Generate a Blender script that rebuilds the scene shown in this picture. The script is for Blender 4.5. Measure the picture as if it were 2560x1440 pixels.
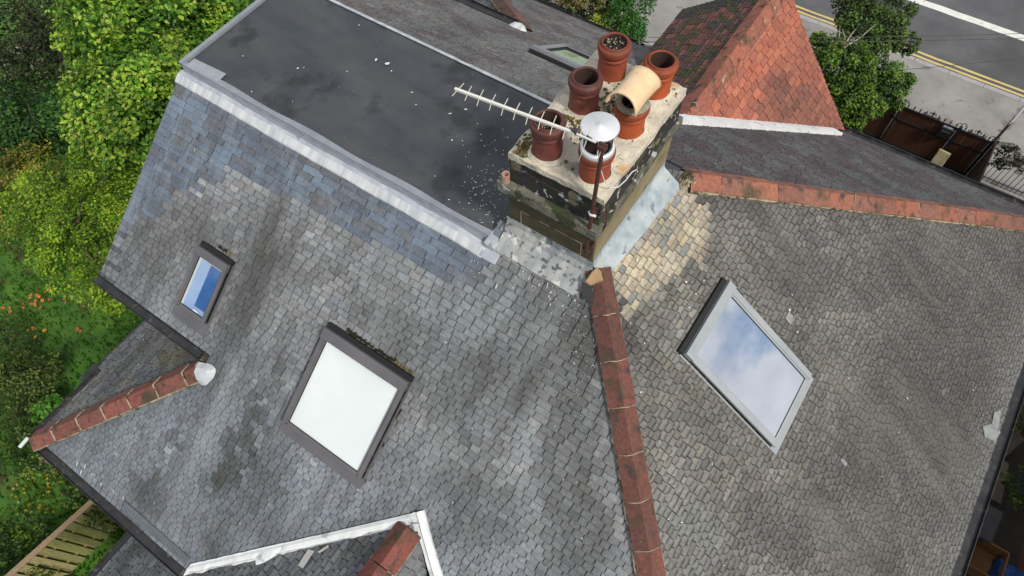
import bpy, math, random
from mathutils import Vector, Matrix, noise
random.seed(7)
R_ = math.radians
SC = bpy.context.scene
COL = SC.collection
for o in list(bpy.data.objects): bpy.data.objects.remove(o)

# ------------------------------------------------------------------ camera
F_PX, PITCH, ROLL, YAW = 1688.67, R_(60.566), R_(-2.9013), R_(-36.7107)
CAM = Vector((-4.1506, -2.7282, 5.2893))
fwd = Vector((math.sin(YAW)*math.cos(PITCH), math.cos(YAW)*math.cos(PITCH), -math.sin(PITCH)))
rt = Vector((math.cos(YAW), -math.sin(YAW), 0)); up = rt.cross(fwd)
CR = rt*math.cos(ROLL)+up*math.sin(ROLL); CU = -rt*math.sin(ROLL)+up*math.cos(ROLL)
cd = bpy.data.cameras.new('camera'); cam = bpy.data.objects.new('camera', cd); COL.objects.link(cam)
m3 = Matrix((CR, CU, -fwd)).transposed(); cam.matrix_world = Matrix.Translation(CAM) @ m3.to_4x4()
cd.sensor_width = 36; cd.lens = F_PX*36/2560; cd.clip_end = 600; cd.clip_start = .05
SC.camera = cam

# ------------------------------------------------------------------ light
SUN_EL, SUN_AZ = R_(48), R_(-14)          # azimuth measured from +X towards +Y
sd = bpy.data.lights.new('sun', 'SUN'); sd.energy = 3.0; sd.angle = R_(8); sd.color = (1, .95, .87)
so = bpy.data.objects.new('sun', sd); COL.objects.link(so)
sv = Vector((math.cos(SUN_EL)*math.cos(SUN_AZ), math.cos(SUN_EL)*math.sin(SUN_AZ), math.sin(SUN_EL)))
so.rotation_euler = sv.to_track_quat('Z', 'Y').to_euler()
W = bpy.data.worlds.new('World'); SC.world = W; W.use_nodes = True
nt = W.node_tree; N = nt.nodes; Lk = nt.links; N.clear()
def nn(t, **k):
    n = N.new(t)
    for a, b in k.items(): setattr(n, a, b)
    return n
out = nn('ShaderNodeOutputWorld'); bg = nn('ShaderNodeBackground'); Lk.new(bg.outputs[0], out.inputs[0])
sky = nn('ShaderNodeTexSky', sky_type='NISHITA'); sky.sun_disc = False
sky.sun_elevation = SUN_EL; sky.sun_rotation = math.pi/2-SUN_AZ
tc = nn('ShaderNodeTexCoord')
nz = nn('ShaderNodeTexNoise'); nz.inputs['Scale'].default_value = 3.1; nz.inputs['Detail'].default_value = 7; nz.inputs['Roughness'].default_value = .55
mp = nn('ShaderNodeMapping'); mp.inputs['Scale'].default_value = (1, 1, 1.6); mp.inputs['Location'].default_value = (3.3, 1.2, .4)
Lk.new(tc.outputs['Generated'], mp.inputs[0]); Lk.new(mp.outputs[0], nz.inputs['Vector'])
rp = nn('ShaderNodeValToRGB'); rp.color_ramp.elements[0].position = .39; rp.color_ramp.elements[1].position = .46
Lk.new(nz.outputs[0], rp.inputs[0])
nz2 = nn('ShaderNodeTexNoise'); nz2.inputs['Scale'].default_value = 4.3; nz2.inputs['Detail'].default_value = 5
Lk.new(mp.outputs[0], nz2.inputs['Vector'])
rp2 = nn('ShaderNodeValToRGB')
rp2.color_ramp.elements[0].position = .3; rp2.color_ramp.elements[0].color = (4.8, 5.2, 6.0, 1)
rp2.color_ramp.elements[1].position = .7; rp2.color_ramp.elements[1].color = (10.4, 10.7, 11.2, 1)
Lk.new(nz2.outputs[0], rp2.inputs[0])
mx = nn('ShaderNodeMix', data_type='RGBA')
Lk.new(rp.outputs[0], mx.inputs[0]); Lk.new(sky.outputs[0], mx.inputs[6]); Lk.new(rp2.outputs[0], mx.inputs[7])
Lk.new(mx.outputs[2], bg.inputs[0]); bg.inputs[1].default_value = .084
SC.view_settings.view_transform = 'Standard'; SC.view_settings.look = 'None'
SC.view_settings.exposure = 0.06; SC.view_settings.gamma = 1

# ------------------------------------------------------------------ projective helpers (a pixel of the photo -> a point of a plane)
def ray(x, y): return fwd + CR*(x-1280)/F_PX - CU*(y-720)/F_PX
def at(x, y, pl, off=0):
    n, d = pl; v = ray(x, y); n = Vector(n)
    return CAM + v*((d+off*n.length-n.dot(CAM))/n.dot(v))
def px(P):
    d = Vector(P)-CAM; z = d.dot(fwd); return 1280+F_PX*d.dot(CR)/z, 720-F_PX*d.dot(CU)/z
def ZP(z): return ((0, 0, 1), z)

# ------------------------------------------------------------------ materials
MATS = {}
def mat(name, c1=(.5, .5, .5), c2=None, scale=8, rough=.7, r2=None, metal=0, bump=.0, bscale=60, attr=False, spots=None, stretch=None, ior=1.5, spec=.5, trans=0, detail=6, lo=.35, hi=.65, streak=None):
    if name in MATS: return MATS[name]
    m = bpy.data.materials.new(name); m.use_nodes = True; t = m.node_tree; n = t.nodes; l = t.links
    b = n['Principled BSDF']
    tcn = n.new('ShaderNodeTexCoord'); vec = tcn.outputs['Object']
    if stretch:
        mpn = n.new('ShaderNodeMapping'); mpn.inputs['Scale'].default_value = stretch; l.new(vec, mpn.inputs[0]); vec2 = mpn.outputs[0]
    else: vec2 = vec
    no = n.new('ShaderNodeTexNoise'); no.inputs['Scale'].default_value = scale; no.inputs['Detail'].default_value = detail; no.inputs['Roughness'].default_value = .6
    l.new(vec2, no.inputs['Vector'])
    mr = n.new('ShaderNodeMapRange'); mr.inputs[1].default_value = lo; mr.inputs[2].default_value = hi; l.new(no.outputs[0], mr.inputs[0])
    mix = n.new('ShaderNodeMix'); mix.data_type = 'RGBA'
    l.new(mr.outputs[0], mix.inputs[0])
    mix.inputs[6].default_value = (*c1, 1); mix.inputs[7].default_value = (*(c2 or c1), 1)
    cur = mix.outputs[2]
    if attr:
        a = n.new('ShaderNodeVertexColor'); a.layer_name = 'Col'
        mu = n.new('ShaderNodeMix'); mu.data_type = 'RGBA'; mu.blend_type = 'MULTIPLY'; mu.inputs[0].default_value = 1
        l.new(a.outputs[0], mu.inputs[6]); l.new(cur, mu.inputs[7]); cur = mu.outputs[2]
    for sp in (spots or []):       # (colour, scale, threshold, softness)
        sc, ss, th, sf = sp
        v = n.new('ShaderNodeTexNoise'); v.inputs['Scale'].default_value = ss; v.inputs['Detail'].default_value = 4
        mv = n.new('ShaderNodeVectorMath'); mv.operation = 'ADD'; mv.inputs[1].default_value = (ss*1.7, ss, 3.1); l.new(vec, mv.inputs[0]); l.new(mv.outputs[0], v.inputs['Vector'])
        r = n.new('ShaderNodeMapRange'); r.inputs[1].default_value = th; r.inputs[2].default_value = th+sf; l.new(v.outputs[0], r.inputs[0])
        x = n.new('ShaderNodeMix'); x.data_type = 'RGBA'; l.new(r.outputs[0], x.inputs[0]); l.new(cur, x.inputs[6]); x.inputs[7].default_value = (*sc, 1); cur = x.outputs[2]
    l.new(cur, b.inputs['Base Color'])
    b.inputs['Metallic'].default_value = metal; b.inputs['IOR'].default_value = ior
    b.inputs['Specular IOR Level'].default_value = spec
    b.inputs['Transmission Weight'].default_value = trans
    if r2 is not None:
        rr = n.new('ShaderNodeMapRange'); rr.inputs[3].default_value = rough; rr.inputs[4].default_value = r2
        rr.inputs[1].default_value = .35; rr.inputs[2].default_value = .65
        l.new(no.outputs[0], rr.inputs[0]); l.new(rr.outputs[0], b.inputs['Roughness'])
    else: b.inputs['Roughness'].default_value = rough
    if bump:
        bn = n.new('ShaderNodeTexNoise'); bn.inputs['Scale'].default_value = bscale; bn.inputs['Detail'].default_value = 5; l.new(vec2, bn.inputs['Vector'])
        bp = n.new('ShaderNodeBump'); bp.inputs['Strength'].default_value = bump; bp.inputs['Distance'].default_value = .02
        l.new(bn.outputs[0], bp.inputs['Height']); l.new(bp.outputs[0], b.inputs['Normal'])
    MATS[name] = m; return m

# ------------------------------------------------------------------ mesh builder
class MB:
    def __init__(s): s.v = []; s.f = []; s.c = []; s.smooth = []; s.uvs = {}
    def face(s, pts, c=(1, 1, 1), sm=False, uv=None):
        if uv: s.uvs[len(s.f)] = uv
        b = len(s.v); s.v += [tuple(p) for p in pts]; s.f.append(tuple(range(b, b+len(pts)))); s.c.append(c); s.smooth.append(sm)
    def mesh(s, vs, fs, c=(1, 1, 1), sm=False):
        b = len(s.v); s.v += [tuple(p) for p in vs]
        for f in fs: s.f.append(tuple(b+i for i in f)); s.c.append(c); s.smooth.append(sm)
    def box(s, o, ax, ay, az, c=(1, 1, 1)):    # o = corner, three edge vectors
        o, ax, ay, az = map(Vector, (o, ax, ay, az))
        p = [o, o+ax, o+ax+ay, o+ay, o+az, o+ax+az, o+ax+ay+az, o+ay+az]
        fs = [(0, 3, 2, 1), (4, 5, 6, 7), (0, 1, 5, 4), (1, 2, 6, 5), (2, 3, 7, 6), (3, 0, 4, 7)]
        if ax.cross(ay).dot(az) < 0: fs = [tuple(reversed(f)) for f in fs]
        s.mesh(p, fs, c)
    def bx(s, x0, x1, y0, y1, z0, z1, c=(1, 1, 1)): s.box((x0, y0, z0), (x1-x0, 0, 0), (0, y1-y0, 0), (0, 0, z1-z0), c)
    def tube(s, pts, r, n=8, c=(1, 1, 1), caps=True, sm=True):
        pts = [Vector(p) for p in pts]; rs = r if isinstance(r, (list, tuple)) else [r]*len(pts)
        rings = []; ref = None
        for i, p in enumerate(pts):
            d = (pts[min(i+1, len(pts)-1)]-pts[max(i-1, 0)]).normalized()
            if ref is None: ref = d.orthogonal().normalized()
            ref = (ref-d*ref.dot(d)).normalized(); q = d.cross(ref)
            rings.append([p+(ref*math.cos(2*math.pi*k/n)+q*math.sin(2*math.pi*k/n))*rs[i] for k in range(n)])
        vs = [v for rg in rings for v in rg]; fs = []
        for i in range(len(rings)-1):
            for k in range(n): fs.append((i*n+k, i*n+(k+1) % n, (i+1)*n+(k+1) % n, (i+1)*n+k))
        s.mesh(vs, fs, c, sm)
        if caps: s.face(list(reversed(rings[0])), c); s.face(rings[-1], c)
    def lathe(s, cx, cy, z, prof, n=40, c=(1, 1, 1), lean=(0, 0), wob=0):
        vs = []; fs = []
        for i, (r, h) in enumerate(prof):
            for k in range(n):
                a = 2*math.pi*k/n; rr = r*(1+wob*math.sin(3*a+cx*9))
                vs.append((cx+rr*math.cos(a)+lean[0]*h, cy+rr*math.sin(a)+lean[1]*h, z+h))
        for i in range(len(prof)-1):
            for k in range(n): fs.append((i*n+k, i*n+(k+1) % n, (i+1)*n+(k+1) % n, (i+1)*n+k))
        s.mesh(vs, fs, c, True)
    def build(s, name, m, parent=None, bevel=0, weld=False):
        me = bpy.data.meshes.new(name); me.from_pydata(s.v, [], s.f)
        ca = me.color_attributes.new('Col', 'FLOAT_COLOR', 'CORNER')
        buf = []
        for f, c in zip(s.f, s.c): buf += [c[0], c[1], c[2], c[3] if len(c) > 3 else 1.0]*len(f)
        ca.data.foreach_set('color', buf)
        if s.uvs:
            ul = me.uv_layers.new(name='UVMap'); ub = []
            for i, f in enumerate(s.f):
                q = s.uvs.get(i)
                if q: 
                    for a in q: ub += [a[0], a[1]]
                else: ub += [.5, .6]*len(f)
            ul.data.foreach_set('uv', ub)
        me.polygons.foreach_set('use_smooth', s.smooth)
        me.materials.append(m); me.update()
        o = bpy.data.objects.new(name, me); COL.objects.link(o)
        if parent: o.parent = parent
        if weld:
            import bmesh
            bm = bmesh.new(); bm.from_mesh(me); bmesh.ops.remove_doubles(bm, verts=bm.verts, dist=1e-5); bm.to_mesh(me); bm.free()
        if bevel:
            import bmesh
            bm = bmesh.new(); bm.from_mesh(me); bmesh.ops.remove_doubles(bm, verts=bm.verts, dist=1e-5)
            bmesh.ops.recalc_face_normals(bm, faces=bm.faces); bm.to_mesh(me); bm.free()
            b = o.modifiers.new('bevel', 'BEVEL'); b.width = bevel; b.segments = 2; b.limit_method = 'ANGLE'; b.angle_limit = R_(35)
        return o
def tag(o, label=None, cat=None, group=None, kind=None):
    if label: o['label'] = label
    if cat: o['category'] = cat
    if group: o['group'] = group
    if kind: o['kind'] = kind
    return o
def empty(name, loc=(0, 0, 0), parent=None):
    o = bpy.data.objects.new(name, None); COL.objects.link(o)
    if parent: o.parent = parent
    o.empty_display_size = .1
    if not parent: o.location = loc
    return o
def keep(o, root):      # parent at a located root without moving
    o.parent = root; o.matrix_parent_inverse = Matrix.Translation(root.location).inverted(); return o
def rnd(a, b): return random.uniform(a, b)
def fbm(p, s=1): return noise.fractal(Vector(p)*s, .6, 2.0, 4)

# ------------------------------------------------------------------ key roof geometry (metres; z = 0 is the flat roof)
TA, TH, XH, XL, WY = .680, .707, -5.163, -10.625, 1.731
TF = .667
ZE = -3.145                                   # hip eave and front eave
REAR = ((0, -TA, 1), 0); HIP = ((TH, 0, 1), TH*XH); FRONT = ((0, TF, 1), TF*WY)
GZ = -8.0

def clip(poly, hp):
    # poly list of (u,v); hp list of (nx,ny,d) keep nx*u+ny*v<=d
    for nx, ny, d in hp:
        o = []
        for i in range(len(poly)):
            a = poly[i]; b = poly[(i+1) % len(poly)]
            da = nx*a[0]+ny*a[1]-d; db = nx*b[0]+ny*b[1]-d
            if da <= 0: o.append(a)
            if (da < 0 < db) or (db < 0 < da):
                t = da/(da-db); o.append((a[0]+(b[0]-a[0])*t, a[1]+(b[1]-a[1])*t))
        poly = o
        if len(poly) < 3: return []
    return poly
def halfplanes(pts):
    A = sum(pts[i][0]*pts[(i+1) % len(pts)][1]-pts[(i+1) % len(pts)][0]*pts[i][1] for i in range(len(pts)))
    if A < 0: pts = pts[::-1]
    r = []
    for i in range(len(pts)):
        a = pts[i]; b = pts[(i+1) % len(pts)]; nx, ny = b[1]-a[1], a[0]-b[0]
        r.append((nx, ny, nx*a[0]+ny*a[1]))
    return r
class Frame:      # plane coordinates: u along the courses, v up the slope
    def __init__(s, O, U, V):
        s.O = Vector(O); s.U = Vector(U).normalized(); s.V = Vector(V).normalized(); s.N = s.U.cross(s.V)
        if s.N.z < 0: s.N = -s.N
    def uv(s, P): d = Vector(P)-s.O; return d.dot(s.U), d.dot(s.V)
    def P(s, u, v, h=0): return s.O+s.U*u+s.V*v+s.N*h
FR = Frame((0, 0, 0), (1, 0, 0), (0, 1, TA))
FH = Frame((XH, 0, 0), (0, 1, 0), (-1, 0, TH))
FF = Frame((0, WY, 0), (1, 0, 0), (0, -1, TF))
def slates(mb, fr, polys3, gauge, width, colf, thick=.009, round_=.0, jit=.006, holes=(), wv=.25, dcol=(.02, .02, .02), lift=0, gaugef=None):
    polys = [[fr.uv(p) for p in pl] for pl in polys3]
    for pl, p3 in zip(polys, polys3): mb.face([fr.P(u, v, -.012+lift) for u, v in (pl if fr.U.cross(fr.V).dot(fr.N) > 0 else pl[::-1])], dcol)
    hps = [(halfplanes(p), min(q[0] for q in p), max(q[0] for q in p), min(q[1] for q in p), max(q[1] for q in p)) for p in polys]
    u0 = min(h[1] for h in hps); u1 = max(h[2] for h in hps); v0 = min(h[3] for h in hps); v1 = max(h[4] for h in hps)
    v = v0; k = 0
    flip = fr.U.cross(fr.V).dot(fr.N) < 0
    while v < v1:
        g = gaugef(v) if gaugef else gauge
        u = u0-width*rnd(.2, 1); wob = 0
        while u < u1:
            P0 = fr.P(u, v); 
            w = width*(1+rnd(-wv, wv))
            if callable(colf): col, wm, tm, rd, gm = colf(fr.P(u+w/2, v+g/2))
            w *= wm
            L = g*1.22
            th = (thick+rnd(-.003, .003))*tm; dv = rnd(-jit, jit)+.006*math.sin(u*1.7+v*3)
            ga = .0035
            r = min(w, g)*rd
            a = u+ga; b = u+w-ga; tl = v+dv; sk = rnd(-jit, jit)*.6
            if r > .004:
                r1 = r*rnd(.5, 1.2); r2 = r*rnd(.5, 1.2)
                q = [(a, v+L), (a, tl+r1), (a+r1*.3, tl+r1*.3), (a+r1, tl), (b-r2, tl+sk), (b-r2*.3, tl+sk+r2*.3), (b, tl+sk+r2), (b, v+L)]
            else: q = [(a, v+L), (a, tl), (b, tl+sk), (b, v+L)]
            cu, cv = u+w/2, v+g/2
            skip = any(h[0] < cu < h[1] and h[2] < cv < h[3] for h in holes)
            tw = rnd(-.0025, .0025)
            if not skip:
                for hp, a0, a1, b0, b1 in hps:
                    if u > a1 or u+w < a0 or v > b1 or v+L < b0: continue
                    pc = clip(q, hp)
                    if len(pc) < 3: continue
                    hh = lambda s_, t_: th*max(0, 1-(t_-v)/L)+tw*(s_-cu)/w+lift
                    uvq = [((s_-u)/w, (t_-tl)/g) for s_, t_ in pc]
                    top = [fr.P(s_, t_, hh(s_, t_)) for s_, t_ in pc]; bot = [fr.P(s_, t_, -.011+lift) for s_, t_ in pc]
                    if flip: top.reverse(); bot.reverse(); uvq.reverse()
                    mb.face(top[::-1], col, uv=uvq[::-1])
                    dk = tuple(x*.6 for x in col[:3])
                    for i in range(len(top)):
                        j = (i+1) % len(top); mb.face([top[i], top[j], bot[j], bot[i]], dk)
            u += w
        v += g; k += 1
def vary(c, a=.12, h=.03):
    s = 1+rnd(-a, a); return tuple(max(.004, x*s*(1+rnd(-h, h))) for x in c)
def blob(x, y, bx, by, rx, ry, ang=0):
    a = R_(ang); dx, dy = x-bx, y-by; u = (dx*math.cos(a)+dy*math.sin(a))/rx; v = (-dx*math.sin(a)+dy*math.cos(a))/ry
    return max(0, 1-(u*u+v*v))
def mixc(a, b, t): t = max(0, min(1, t)); return tuple(x+(y-x)*t for x, y in zip(a, b))

# ================================================================== SETTING
def sheet(name, x0, x1, y0, y1, z, m, n=1, und=0):
    mb = MB(); vs = []; fs = []
    for i in range(n+1):
        for j in range(n+1):
            X = x0+(x1-x0)*i/n; Y = y0+(y1-y0)*j/n; vs.append((X, Y, z+und*fbm((X, Y, 0), .4)))
    for i in range(n):
        for j in range(n): a = i*(n+1)+j; fs.append((a, a+n+1, a+n+2, a+1))
    mb.mesh(vs, fs, (1, 1, 1), n > 1); return tag(mb.build(name, m), kind='structure')
M_soil = mat('soil', (.035, .028, .02), (.06, .05, .035), 3, .95, bump=.6, bscale=30)
M_grass = mat('grass_ground', (.03, .1, .008), (.07, .16, .014), 1.3, .95, bump=.8, bscale=50, spots=[((.05, .04, .015), 1.1, .6, .08), ((.015, .04, .004), .9, .6, .1)])
M_asph = mat('asphalt', (.085, .087, .092), (.12, .12, .122), 1.2, .9, bump=.35, bscale=160, spots=[((.07, .068, .07), .5, .5, .15), ((.2, .2, .2), 60, .68, .04)])
M_pave = mat('pavement', (.21, .2, .185), (.3, .29, .27), 1.1, .9, bump=.3, bscale=120, spots=[((.16, .145, .125), 2.2, .62, .06), ((.34, .33, .31), 25, .66, .05)])
M_conc = mat('yard_concrete', (.035, .031, .027), (.065, .058, .048), 2, .9, bump=.4, bscale=50)  # dark floor, with the yard's shade put into the colour too
sheet('ground', -160, 160, -160, 160, GZ-.2, M_soil)
sheet('lawn', -45, -9.4, -30, 9.2, GZ, M_grass, 60, .12)
sheet('yard', -9.4, 40, -30, 11.98, GZ-.01, M_conc)
sheet('front_bed', -45, -9.4, 9.2, 12.3, GZ-.015, M_soil)
def road_y(d): return 15.2+d
mb = MB(); mb.bx(-60, 60, 11.98, 15.2, GZ-.19, GZ+.0)
tag(mb.build('pavement', M_pave), kind='structure')
mb = MB()
x = -30.0
while x < 30:
    mb.bx(x+.004, x+.91, 15.205, 15.36, GZ-.19, GZ+.006); x += .915
M_kerb = mat('kerbstone', (.3, .29, .285), (.36, .35, .34), 6, .85, bump=.2)
tag(mb.build('kerb', M_kerb, bevel=.008), kind='structure')
sheet('road', -80, 80, 15.36, 28, GZ-.10, M_asph)
mb = MB(); mb.bx(-80, 80, 28, 60, GZ-.19, GZ); tag(mb.build('far_pavement', M_pave), kind='structure')
M_yel = mat('yellow_paint', (.62, .47, .12), (.5, .4, .2), 9, .7, spots=[((.14, .13, .12), 14, .64, .05)])
M_wht = mat('white_paint', (.74, .74, .68), (.62, .62, .57), 5, .65, spots=[((.16, .16, .16), 9, .66, .03)])
def strip(name, y0, y1, m, x0=-60, x1=60, z=GZ-.096):
    mb = MB(); n = 240
    for i in range(n):
        a = x0+(x1-x0)*i/n; b = x0+(x1-x0)*(i+1)/n
        e = lambda x: .006*math.sin(x*7)+.006*math.sin(x*17.3)
        mb.face([(a, y0+e(a), z), (b, y0+e(b), z), (b, y1+e(b+1), z), (a, y1+e(a+1), z)])
    return tag(mb.build(name, m), kind='structure')
strip('yellow_line', 15.53, 15.61, M_yel); strip('yellow_line', 15.71, 15.79, M_yel)
strip('white_line', 17.72, 17.98, M_wht)

# ================================================================== HOUSE
house = tag(empty('house', (-6, 1, GZ)), 'slate roofed house with a felted flat top, red hip tiles and four roof windows', 'house')
def hp_(o): keep(o, house); return o
def slate_mat(name, side=.5, tail=.5, speck=.5, sw=.12, tw_=.3, tn=.16, rough=(.5, .8), streak_axis=(9, 1.8, 1.8), dark=(.3, .29, .27), run=None, ra=1.0):
    # colour of each slate x grain; grime plus painted-in shadow at the tails darken worn edges (alpha of Col = wear), lichen specks, rain streaks on the clean ones
    m = bpy.data.materials.new(name); m.use_nodes = True; t = m.node_tree; n = t.nodes; l = t.links; b = n['Principled BSDF']
    def nd(ty, **k):
        x = n.new(ty)
        for a, v in k.items(): setattr(x, a, v)
        return x
    def math_(op, a, b_=None, cl=False):
        x = nd('ShaderNodeMath', operation=op, use_clamp=cl)
        for i, q in enumerate((a, b_)):
            if q is None: continue
            if isinstance(q, (int, float)): x.inputs[i].default_value = q
            else: l.new(q, x.inputs[i])
        return x.outputs[0]
    def mr(a, lo, hi, o0=0, o1=1):
        x = nd('ShaderNodeMapRange'); l.new(a, x.inputs[0]); x.inputs[1].default_value = lo; x.inputs[2].default_value = hi; x.inputs[3].default_value = o0; x.inputs[4].default_value = o1; return x.outputs[0]
    def noise_(sc, d=4, vec=None, ro=.6):
        x = nd('ShaderNodeTexNoise'); x.inputs['Scale'].default_value = sc; x.inputs['Detail'].default_value = d; x.inputs['Roughness'].default_value = ro; l.new(vec or tcx.outputs['Object'], x.inputs['Vector']); return x.outputs[0]
    def mix_(f, a, c, mode='MIX'):
        x = nd('ShaderNodeMix', data_type='RGBA', blend_type=mode)
        if isinstance(f, (int, float)): x.inputs[0].default_value = f
        else: l.new(f, x.inputs[0])
        for i, q in ((6, a), (7, c)):
            if isinstance(q, tuple): x.inputs[i].default_value = (*q, 1)
            else: l.new(q, x.inputs[i])
        return x.outputs[2]
    tcx = nd('ShaderNodeTexCoord'); uv = nd('ShaderNodeSeparateXYZ'); l.new(tcx.outputs['UV'], uv.inputs[0])
    col = nd('ShaderNodeVertexColor', layer_name='Col'); wear = col.outputs['Alpha']
    x = uv.outputs[0]; y = uv.outputs[1]
    ds = math_('MINIMUM', x, math_('SUBTRACT', 1.0, x))
    nse = noise_(38, 5); nb_ = noise_(16, 4)
    e1 = mr(math_('ADD', ds, mr(nse, .3, .7, -.07, .07)), .0, sw)
    e2 = mr(math_('ADD', y, mr(nb_, .3, .7, -tn, tn)), .0, tw_)
    crisp = math_('MULTIPLY', mr(ds, .012, .03, .55, 1), mr(y, .03, .07, .6, 1))
    dark_ = math_('SUBTRACT', 1.0, math_('MULTIPLY', mr(e1, 0, 1, 1-side, 1), mr(e2, 0, 1, 1-tail, 1)))
    dark_ = math_('MULTIPLY', dark_, wear, True)
    c = mix_(1.0, col.outputs[0], mix_(mr(noise_(30, 6), .3, .7), (.72, .72, .72), (1.2, 1.2, 1.18)), 'MULTIPLY')
    c = mix_(dark_, c, mix_(1.0, c, dark, 'MULTIPLY'))
    cr_ = nd('ShaderNodeCombineXYZ'); [l.new(crisp, cr_.inputs[i]) for i in range(3)]
    c = mix_(1.0, c, cr_.outputs[0], 'MULTIPLY')
    hole = math_('MULTIPLY', mr(noise_(150, 2), .61, .66), math_('MULTIPLY', mr(noise_(2.6, 4), .46, .6), math_('MULTIPLY', wear, speck)), True)
    c = mix_(hole, c, (.05, .048, .045))
    li = math_('MULTIPLY', mr(noise_(75, 3), .64, .7), math_('MULTIPLY', wear, .55*speck), True)
    c = mix_(li, c, (.36, .36, .33))
    mpx = nd('ShaderNodeMapping'); mpx.inputs['Scale'].default_value = streak_axis; l.new(tcx.outputs['Object'], mpx.inputs[0])
    st = math_('MULTIPLY', mr(noise_(1.0, 5, mpx.outputs[0]), .48, .8), math_('SUBTRACT', 1.0, wear), True)
    c = mix_(math_('MULTIPLY', st, .65), c, (.26, .33, .41))
    st2 = math_('MULTIPLY', mr(noise_(1.9, 3), .5, .66), math_('SUBTRACT', 1.0, wear), True)
    c = mix_(math_('MULTIPLY', st2, .45), c, (.075, .078, .08))
    if run:     # long soft rain-wash streaks running down the fall of the roof
        for (k, sc2, lo, hi, cc, am) in ((0, 1.0, .5, .68, (.045, .046, .042), .62*ra), (4.1, 2.7, .52, .7, (.06, .055, .045), .4), (9.3, 1.3, .54, .72, (.29, .31, .32) if ra == 1 else (.24, .225, .19), .36*ra)):
            mq = nd('ShaderNodeMapping'); mq.inputs['Scale'].default_value = tuple(v*sc2 for v in run); mq.inputs['Location'].default_value = (k, k*.7, k*.3); l.new(tcx.outputs['Object'], mq.inputs[0])
            c = mix_(math_('MULTIPLY', math_('MULTIPLY', mr(noise_(1.0, 6, mq.outputs[0], .55), lo, hi), am), wear, True), c, cc)
    l.new(c, b.inputs['Base Color'])
    l.new(math_('ADD', mr(nse, .3, .7, rough[0]-.12, rough[1]-.12), math_('MULTIPLY', wear, .15)), b.inputs['Roughness'])
    b.inputs['Specular IOR Level'].default_value = .35
    bp = nd('ShaderNodeBump'); bp.inputs['Strength'].default_value = .45; bp.inputs['Distance'].default_value = .02; l.new(noise_(80, 6), bp.inputs['Height']); l.new(bp.outputs[0], b.inputs['Normal'])
    MATS[name] = m; return m
M_slate = slate_mat('slate', .42, .34, .8, sw=.14, tw_=.25, run=(2.0, .42, .42))
M_hipslate = slate_mat('hip_slate', .6, 1.0, .35, sw=.1, tw_=.4, tn=.12, rough=(.55, .85), dark=(.24, .235, .23), run=(.45, 1.7, .45), ra=.7)
M_front = slate_mat('front_slate', .4, .4, .3, rough=(.55, .85))
M_redtile = slate_mat('clay_roof_tile', .55, .25, .1, sw=.07, tw_=.16, tn=.06, rough=(.6, .85), dark=(.4, .33, .33))

# ---- rear slope
yu = -2.2                                    # upper eave
CAPX, CAPY = -8.75, -2.36
LVX, LVY = -7.86, -4.06                      # foot of the left valley
GX, GY = -5.80, -2.27                        # head of the rear gable
def rz(y): return TA*y
def hx(y): return XH-y*TA/TH
rp_ = lambda pts: [(x, y, rz(y)) for x, y in pts]
rear_polys = [rp_([(XL, -.1), (XL, yu), (CAPX, yu), (CAPX, -.1)]),
              rp_([(CAPX, CAPY+.08), (XL+.03, -4.09), (CAPX, -4.09)]),
              rp_([(CAPX, -.1), (CAPX, -4.09), (LVX, -4.09), (LVX, -.1)]),
              rp_([(LVX, -.1), (LVX, -4.09), (GX, GY), (GX, -.1)]),
              rp_([(GX, -.1), (GX, GY), (-3.6, -4.2), (hx(-4.2), -4.2), (hx(-.1), -.1)]),
              rp_([(-6.40, .16), (-6.40, -.1), (hx(-.1), -.1), (hx(.16), .16)])]
def ynew(x):
    if x < -9.55: return -1.65+(x+10.62)*(1.02/1.07)
    return -.62+(x+9.55)*.065
pal_old = [(.205, .207, .207), (.19, .193, .197), (.232, .233, .23), (.2, .195, .19), (.216, .224, .23), (.185, .187, .192)]
pal_new = [(.125, .152, .195), (.14, .17, .215), (.11, .13, .16), (.14, .148, .165)]  # newer blue slates, lifted bluer and brighter to paint in sky sheen
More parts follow.
